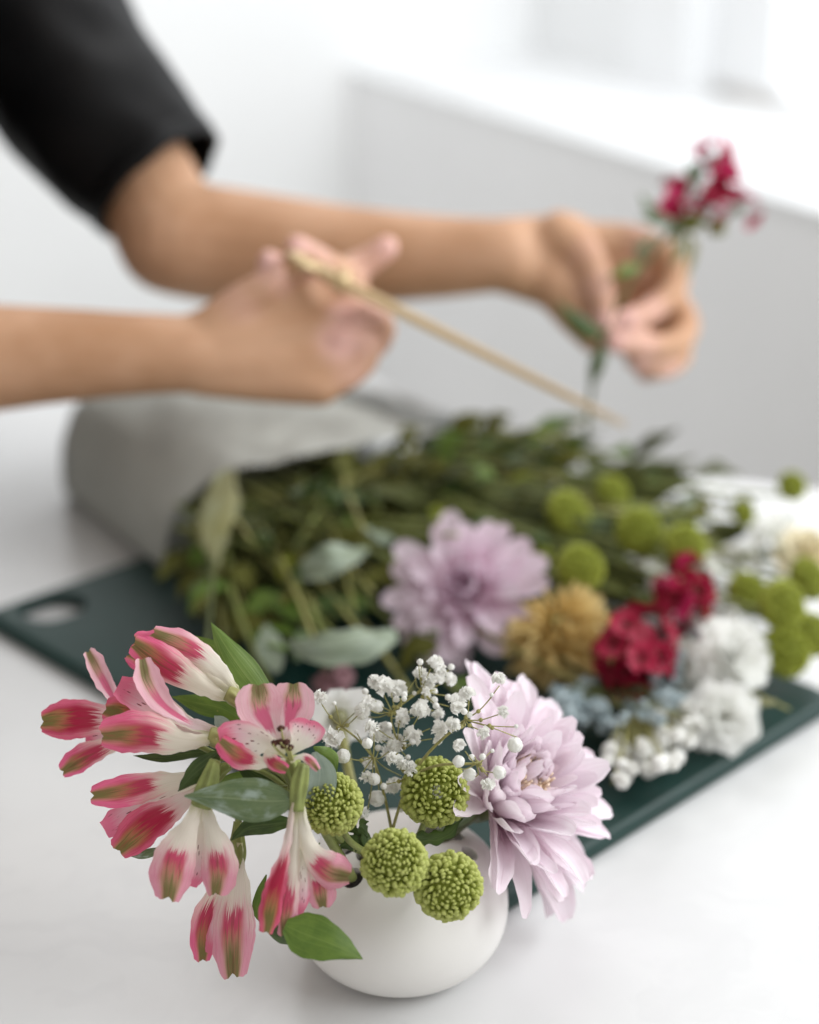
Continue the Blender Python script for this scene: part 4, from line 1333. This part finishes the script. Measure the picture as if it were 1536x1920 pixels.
# ---------------------------------------------------------------- person: arms and hands over the table
def skin_mat():
    k = N('skin')
    nz = k.noise(k.objvec((14, 14, 14)), 1, 4)
    at = k.n('ShaderNodeAttribute', attribute_name='flush')
    col = k.mix(k.sstep(nz, .3, .7), (.44, .235, .125), (.58, .34, .21))
    k.color(k.mix(at.outputs['Fac'], col, (.74, .44, .38)))
    k.rough(.55, .35)
    k.b.inputs['Subsurface Weight'].default_value = .12
    k.b.inputs['Subsurface Radius'].default_value = (.012, .005, .003)
    k.b.inputs['Subsurface Scale'].default_value = .6
    k.bump(k.noise(k.objvec((420, 420, 420)), 1, 3), .15, .0006)
    return k.m
M_SKIN = skin_mat()
M_NAIL = plain('nail_pink', (.62, .36, .33), .25, .5, .05, 50)
M_SHIRT = plain('shirt_black', (.004, .004, .0045), .55, .2, .2, 160)
M_GOLD = N('scissors_gold')
M_GOLD.color((.60, .46, .27)); M_GOLD.rough(.5); M_GOLD.b.inputs['Metallic'].default_value = .85
M_GOLD = M_GOLD.m
body = thing('person', 'person in a black t-shirt, scissors in one hand and a small flower in the other', 'person', (-.55, 1.3, -.95))
shL, shR = P(30, -150, 1.40), np.array([-.44, 1.06, .43])
elL, wrL = P(322, 445, 1.335), P(950, 478, 1.31)
elR, wrR = P(-330, 700, 1.16), P(372, 664, 1.175)
g = G()
def limb(pts, rad, n=16, rings=None, flat=1.0, up=(0, 0, 1)):
    g.add(*tube(pts, rad, n, rings or 10 * (len(pts) - 1), True, flat, up))
    for p, r in ((pts[0], rad[0]), (pts[-1], rad[-1])): g.add(*ball(p, r * .985, 14, 10))
limb([shL, (shL + elL) / 2 + np.array([0, .0, -.004]), elL], [.042, .041, .043])
limb([elL, P(440, 462, 1.34), P(640, 478, 1.33), P(820, 482, 1.32), wrL], [.0445, .045, .0385, .032, .0275])
limb([shR, (shR + elR) / 2, elR], [.052, .047, .042])
limb([elR, P(-150, 680, 1.16), P(60, 668, 1.165), P(250, 664, 1.17), wrR], [.041, .041, .034, .0285, .0265])
# torso, neck, head
hipz = -.02
tc = np.array([-.56, 1.30, 0])
limb([tc + np.array([0, 0, -.10]), tc + np.array([.0, 0, .12]), tc + np.array([.03, 0, .30]), tc + np.array([.05, 0, .40])], [.15, .125, .15, .12], 20, 30)
limb([shR, (shL + shR) / 2 + np.array([-.06, 0, .03]), shL], [.05, .08, .042])
nk = (shL + shR) / 2 + np.array([-.03, 0, .05])
limb([nk, nk + np.array([.03, 0, .12])], [.055, .05])
hd = nk + np.array([.06, 0, .21])
g.add(*ball(hd, .105, 20, 16, (.95, .78, 1.15)))
g.add(*ball(hd + np.array([.03, 0, -.06]), .07, 16, 12, (1, .85, 1)))
g.add(*tube([hd + np.array([.095, 0, .01]), hd + np.array([.118, 0, -.025])], [.008, .013], 10))
for sy in (-1, 1):
    limb([tc + np.array([0, .09 * sy, -.12]), tc + np.array([.02, .09 * sy, -.5]), tc + np.array([-.01, .09 * sy, -.90])], [.085, .06, .042])
    limb([tc + np.array([-.03, .09 * sy, -.91]), tc + np.array([.16, .1 * sy, -.925])], [.038, .025])
# hand with the scissors
dR = 1.175
def px(pts, d):
    return [P(q[0], q[1], d + (q[2] if len(q) > 2 else 0) / 1000) for q in pts]
FLUSH = []
def fing(pts, d, rad):
    if len(pts) > 3:
        q_ = px(pts, d)
        for i_, s_ in ((-1, 1.0), (-2, .7), (1, .45)): FLUSH.append((q_[i_], .013, s_))
    limb(px(pts, d), [r / 1000 for r in rad], 12, 8 * (len(pts) - 1))
for a, b, r0, r1 in (((380, 640), (560, 560, 8), 22, 15), ((380, 655), (610, 610, 10), 24, 16), ((380, 670), (625, 680, 6), 24, 16), ((380, 690), (600, 728, -2), 20, 13)):
    fing([a, ((a[0] + b[0]) / 2, (a[1] + b[1]) / 2 + 2, 4), b], dR, [r0, (r0 + r1) / 2, r1])
fing([(400, 610, -6), (450, 565, -10), (500, 535, -12), (512, 512, -12), (504, 488, -10)], dR, [15, 12, 11, 9.5, 8])           # thumb over the handles
fing([(560, 560, 12), (625, 520, 26), (685, 492, 30), (726, 464, 26)], dR, [14, 11.5, 10.5, 9])                             # index finger
fing([(615, 610, 12), (668, 560, 26), (640, 515, 18), (585, 480, 2), (556, 462, -4)], dR, [14, 11, 10, 9.5, 8.5])            # middle finger
fing([(628, 680, 6), (700, 645, 12), (716, 610, 14), (690, 590, 8), (655, 600, 4)], dR, [13, 11, 10, 9, 8])
fing([(602, 728, -2), (660, 700, 0), (690, 668, 2), (670, 640, 0), (640, 640, -4)], dR, [12, 10, 9, 8.5, 7.5])
# hand with the flower
dL = 1.31
for a, b, r0, r1 in (((955, 470, 4), (1072, 446, 10), 26, 19), ((955, 480, 6), (1085, 478, 24), 26, 19), ((955, 490, 0), (1060, 540, 0), 26, 20), ((960, 480, 12), (1100, 500, 36), 24, 18)):
    fing([a, ((a[0] + b[0]) / 2, (a[1] + b[1]) / 2, 8), b], dL, [r0, (r0 + r1) / 2, r1])
fing([(1050, 440, -4), (1098, 480, -14), (1122, 540, -18), (1132, 604, -14)], dL, [19, 14.5, 12, 9])                          # thumb
fing([(1040, 530, 0), (1080, 590, 2), (1112, 640, 6)], dL, [20, 16, 10])                                                     # heel of the palm
fing([(1090, 455, 18), (1190, 452, 34), (1258, 490, 34), (1262, 545, 20), (1215, 585, 4), (1172, 600, -8)], dL, [17, 13, 12, 11, 10, 8.5])
fing([(1100, 480, 34), (1220, 530, 48), (1282, 600, 40), (1262, 645, 20), (1200, 648, 4), (1152, 644, -6)], dL, [16, 13, 12.5, 11, 10, 8.5])
fing([(1100, 505, 44), (1210, 590, 56), (1272, 655, 46), (1240, 688, 26), (1190, 676, 12)], dL, [15, 12, 11.5, 10.5, 8.5])
fing([(1098, 520, 50), (1190, 620, 64), (1240, 680, 58), (1210, 700, 40)], dL, [13, 10.5, 10, 8.5])
o = g.build('body', M_SKIN, body)
mo = o.modifiers.new('remesh', 'REMESH'); mo.mode, mo.voxel_size = 'VOXEL', .0034
mo = o.modifiers.new('smooth', 'SMOOTH'); mo.factor, mo.iterations = .5, 5
apply_mods(o)
for q in o.data.polygons: q.use_smooth = True
if not o.data.materials: o.data.materials.append(M_SKIN)
co = np.empty(len(o.data.vertices) * 3)
o.data.vertices.foreach_get('co', co)
co = co.reshape(-1, 3) + np.array(parent_world(body))
fl_ = np.zeros(len(co))
for p_, r_, s_ in FLUSH:
    dd = np.linalg.norm(co - p_, axis=1)
    fl_ = np.maximum(fl_, s_ * np.clip(1.6 - dd / r_, 0, 1))
at_ = o.data.attributes.new('flush', 'FLOAT', 'POINT')
at_.data.foreach_set('value', fl_.astype(np.float32))
def nail(pts, d, w, up):
    g = G()
    c = np.array(px(pts, d))
    g.add(*sheet(c, [w * .8, w, w * .9, w * .5], up, .9, nu=7, nv=8))
    n = g.build('nail', M_NAIL, body)
nail([(1178, 596, -17), (1164, 604, -17)], dL, .0055, -FW)
nail([(1160, 640, -15), (1143, 648, -15)], dL, .0055, -FW)
nail([(1130, 580, -25), (1134, 606, -23)], dL, .006, -FW)
nail([(503, 500, -20), (501, 484, -18)], dR, .0055, -FW)
nail([(575, 470, -10), (553, 460, -11)], dR, .0055, nrm(-FW + UP))
# black t-shirt
def hem_tube(pts, rads, n, rings, end_n):
    v, f, uv = tube(pts, rads, n, rings, cap=False)
    return v, f, uv
g = G()
hc_, hn = P(300, 348, 1.335), None
top_ = P(20, -40, 1.385)
n = 40
NR = 30
Le = spline([(-190, -60, 1.43), (-90, 140, 1.40), (10, 262, 1.375), (112, 372, 1.35), (200, 434, 1.335)], NR)
Re = spline([(60, -330, 1.43), (165, -130, 1.40), (250, 28, 1.375), (332, 148, 1.35), (404, 258, 1.335)], NR)
v, f, uv = [], [], []
for i in range(NR):
    A_, B_ = P(*Le[i]), P(*Re[i])
    cc = (A_ + B_) / 2
    s_ = (A_ - B_) / 2
    ax_ = nrm((P(*Le[min(i + 1, NR - 1)]) + P(*Re[min(i + 1, NR - 1)])) - (P(*Le[max(i - 1, 0)]) + P(*Re[max(i - 1, 0)])))
    dp_ = nrm(np.cross(ax_, s_))
    if dp_ @ FW > 0: dp_ = -dp_
    dr = np.linalg.norm(s_) * .98
    h = max(0, (i - 12) / (NR - 13)) ** 2
    for q in range(n):
        an = 2 * math.pi * q / n
        ca, sa = math.cos(an), math.sin(an)
        fold = .0035 * math.sin(i * .55 + 2.2 * ca + 3 * sa) * noise.noise(Vector((i * .16, ca * 1.6, sa * 1.6))) * 2
        v.append(cc + s_ * ca + dp_ * sa * dr + (s_ * ca / np.linalg.norm(s_) + dp_ * sa) * fold + ax_ * h * (.010 * sa + .004 * noise.noise(Vector((ca * 2, sa * 2, 4)))))
        uv.append((q / n, i / (NR - 1)))
for i in range(NR - 1):
    for q in range(n): f.append((i * n + q, i * n + (q + 1) % n, (i + 1) * n + (q + 1) % n, (i + 1) * n + q))
g.add(v, f, uv)
# turned hem: a doubled band with a stitched ridge
hv, hf = [], []
for i in (NR - 3, NR - 1):
    for q in range(n):
        p_ = v[i * n + q]
        cc = (P(*Le[i]) + P(*Re[i])) / 2
        hv.append(p_ + nrm(p_ - cc) * .0016)
for q in range(n): hf.append((q, (q + 1) % n, n + (q + 1) % n, n + q))
g.add(hv, hf)
c2 = spline([shR + np.array([-.01, .05, .03]), shR + np.array([.0, -.005, .0]), (shR * .6 + elR * .4)], 14)
g.add(*tube([shR + np.array([-.02, .06, .02]), shR + np.array([0, -.0, 0]), shR * .55 + elR * .45], [.075, .07, .066], 24, 16, False))
tv, tf, tu = tube([tc + np.array([.0, 0, -.16]), tc + np.array([.0, 0, .10]), tc + np.array([.03, 0, .30]), (shL + shR) / 2 + np.array([-.05, 0, .05])], [.175, .145, .172, .10], 30, 26, True)
ctr = tc
tv = [np.array([q[0], ctr[1] + (q[1] - ctr[1]) * 1.15, q[2]]) for q in tv]
g.add(tv, tf, tu)
g.add(*tube([shR + np.array([-.01, -.0, .015]), (shL + shR) / 2 + np.array([-.06, 0, .04]), shL + np.array([-.02, .0, .0])], [.068, .10, .078], 24, 24))
o = g.build('shirt', M_SHIRT, body)
mo = o.modifiers.new('thick', 'SOLIDIFY'); mo.thickness = .0016; mo.offset = -1; apply_mods(o)
g = G()
g.add(*ball(hd + np.array([-.02, 0, .03]), .118, 20, 14, (.95, .82, 1.05)))
g.add(*tube([hd + np.array([-.08, 0, .02]), hd + np.array([-.10, 0, -.12])], [.06, .03], 12))
g.build('hair', plain('hair_dark', (.03, .018, .012), .5, .4), body)
g = G()
for sy in (-1, 1):
    g.add(*tube([tc + np.array([0, .085 * sy, -.08]), tc + np.array([.02, .09 * sy, -.5]), tc + np.array([-.01, .09 * sy, -.88])], [.12, .08, .06], 18, 16, False))
g.add(*ball(tc + np.array([0, 0, -.12]), .17, 20, 12, (.95, 1.1, .7)))
g.build('trousers', plain('trousers_dark', (.03, .035, .05), .8, .2), body)

# scissors in the nearer hand, seen edge on
sc_p, sc_t = P(640, 528, 1.155), P(1172, 797, 1.19)
sdir = nrm(sc_t - sc_p)
sdep = nrm(FW - sdir * (FW @ sdir))            # the flat of the blades lies along the line of sight
sthk = np.cross(sdir, sdep)
sdep, sthk = sdep * math.cos(.24) + sthk * math.sin(.24), sthk * math.cos(.24) - sdep * math.sin(.24)
sc = thing('scissors', 'long slim gold scissors held in the nearer hand, closed', 'scissors', sc_p)
SL = np.linalg.norm(sc_t - sc_p)
for sg in (1, -1):
    g = G()
    th_ = .0021
    prof = [(-.008, .0075), (0, .0095), (SL * .4, .008), (SL * .8, .0055), (SL, .0012)]
    vv = []
    for s_, w in prof:
        c = sc_p + sdir * s_ + sthk * (sg * th_ * .62)
        taper = 1 - .55 * max(0, s_) / SL
        for a, b in ((-w, -.5), (w, -.5), (w, .5), (-w, .5)):
            vv.append(c + sdep * (a + sg * w * .25) + sthk * (b * th_ * 1.15 * taper))
    ff = [(i * 4 + k_, i * 4 + (k_ + 1) % 4, i * 4 + 4 + (k_ + 1) % 4, i * 4 + 4 + k_) for i in range(4) for k_ in range(4)] + [(3, 2, 1, 0), (16, 17, 18, 19)]
    g.add(vv, ff)
    bl_ = g.build('blade', M_GOLD, sc, False)
    g = G()
    s0 = sc_p - sdir * .006 + sthk * (sg * th_ * .3)
    p1 = sc_p - sdir * .014 + sdep * (.006 - sg * .006)
    p2 = sc_p - sdir * .020 + sdep * (.012 - sg * .010)
    g.add(*tube([s0, p1, p2], [.0042, .0038, .0034], 10))
    cc = p2 - sdir * .008 + sdep * (.010 - sg * .010)
    ring = [cc + (sdir * math.cos(a) * .0095 + sdep * math.sin(a) * .0125) for a in np.linspace(0, 2 * math.pi, 25)]
    g.add(*tube(ring, [.0033, .0033, .0033], 9, rings=40, cap=False))
    g.build('handle', M_GOLD, sc)
g = G()
g.add(*tube([sc_p - sthk * .0058, sc_p + sthk * .0058], [.0055, .0055], 18, rings=2))
g.add(*ball(sc_p + sthk * .0056, .0052, 14, 8, (1, 1, .5), np.column_stack([sdir, sdep, sthk])))
g.build('pivot_screw', M_GOLD, sc)

# flower held in the far hand
hf = thing('sweet_william', 'crimson sweet william stem held upright in the far hand', 'flower', P(1140, 620, 1.295), 'sweet william flowers')
g = G()
g.add(*tube(px([(1100, 830, 0), (1108, 740, 0), (1122, 665, -4), (1140, 615, -8), (1180, 530, -10), (1240, 455, -6), (1300, 390, 0)], 1.30), [.0014, .0018, .0019, .0019, .0018, .0018, .0016], 9, rings=36))
for e in ((1270, 365), (1345, 340), (1385, 395), (1325, 300), (1330, 400)):
    g.add(*tube(px([(1245, 450, -4), ((1250 + e[0]) / 2 + 6, (445 + e[1]) / 2, -2), (*e, 0)], 1.30), [.0013, .0011, .0012], 7))
g.build('stem', M_STEMD, hf)
def hleaf(pts, w, m, roll=0, cup=.5):
    _sd[0] += 1
    g = G()
    c = np.array(px(pts, 1.30))
    t_ = nrm(c[-1] - c[0]); a_ = nrm(-FW - t_ * (-FW @ t_)); b_ = np.cross(t_, a_)
    g.add(*sheet(c, [q * w * pxm(1.3) for q in LEAFP], a_ * math.cos(roll) + b_ * math.sin(roll), cup, nu=7, nv=14, ruffle=.04, seed=_sd[0]))
    g.build('leaf', m, hf)
hleaf([(1136, 622, -16), (1110, 622, -30), (1075, 595, -34), (1042, 562, -34)], 17, M_LEAFD)
hleaf([(1132, 640, -12), (1122, 670, -20), (1114, 700, -20), (1108, 730, -18)], 15, M_LEAFD, .4)
hleaf([(1200, 500, -14), (1185, 500, -24), (1165, 510, -28), (1140, 525, -28)], 12, M_LEAFV, .3)
hleaf([(1205, 495, -14), (1200, 470, -20), (1215, 455, -22), (1235, 440, -22)], 10, M_LEAFG, .3)
hleaf([(1265, 420, -4), (1235, 405, -8), (1215, 385, -8), (1200, 360, -6)], 12, M_LEAFG)
hleaf([(1265, 425, -4), (1240, 415, -8), (1220, 412, -8), (1195, 408, -6)], 8, M_LEAFG)
hleaf([(1290, 440, 0), (1300, 460, 0), (1296, 490, 0), (1284, 530, 2)], 9, M_LEAFT)
hleaf([(1280, 430, 0), (1275, 460, 0), (1272, 480, 0), (1262, 500, 2)], 12, M_LEAFT)
hleaf([(1320, 330, 0), (1310, 315, -4), (1300, 325, -8), (1300, 355, -8)], 16, M_LEAFD)
hleaf([(1340, 410, 0), (1345, 420, -6), (1350, 430, -6), (1360, 440, -4)], 22, M_LEAFO)
hleaf([(1270, 430, 0), (1290, 420, -6), (1310, 415, -6), (1330, 420, -4)], 18, M_LEAFO)
for (x, y, R_, n_, m_) in ((1272, 372, .010, 3, RP + RPP), (1350, 345, .013, 4, RP), (1382, 392, .011, 3, RP + RPP), (1335, 300, .011, 3, RPP), (1322, 395, .009, 3, RP)):
    _q = G(); _q.add(*ball(P(x, y, 1.30), .0045, 10, 7)); _q.build('calyx', M_LEAFO, hf)
    cluster(hf, P(x, y, 1.30), nrm(cu * .5 + ct * .6 + RT * brnd.uniform(-.5, .6)), R_, n_, .0115, RP + RPP, x, .8, open_=.6)
hleaf([(1325, 310, 0), (1312, 290, 0), (1306, 276, 0), (1302, 262, 0)], 8, M_REDP)
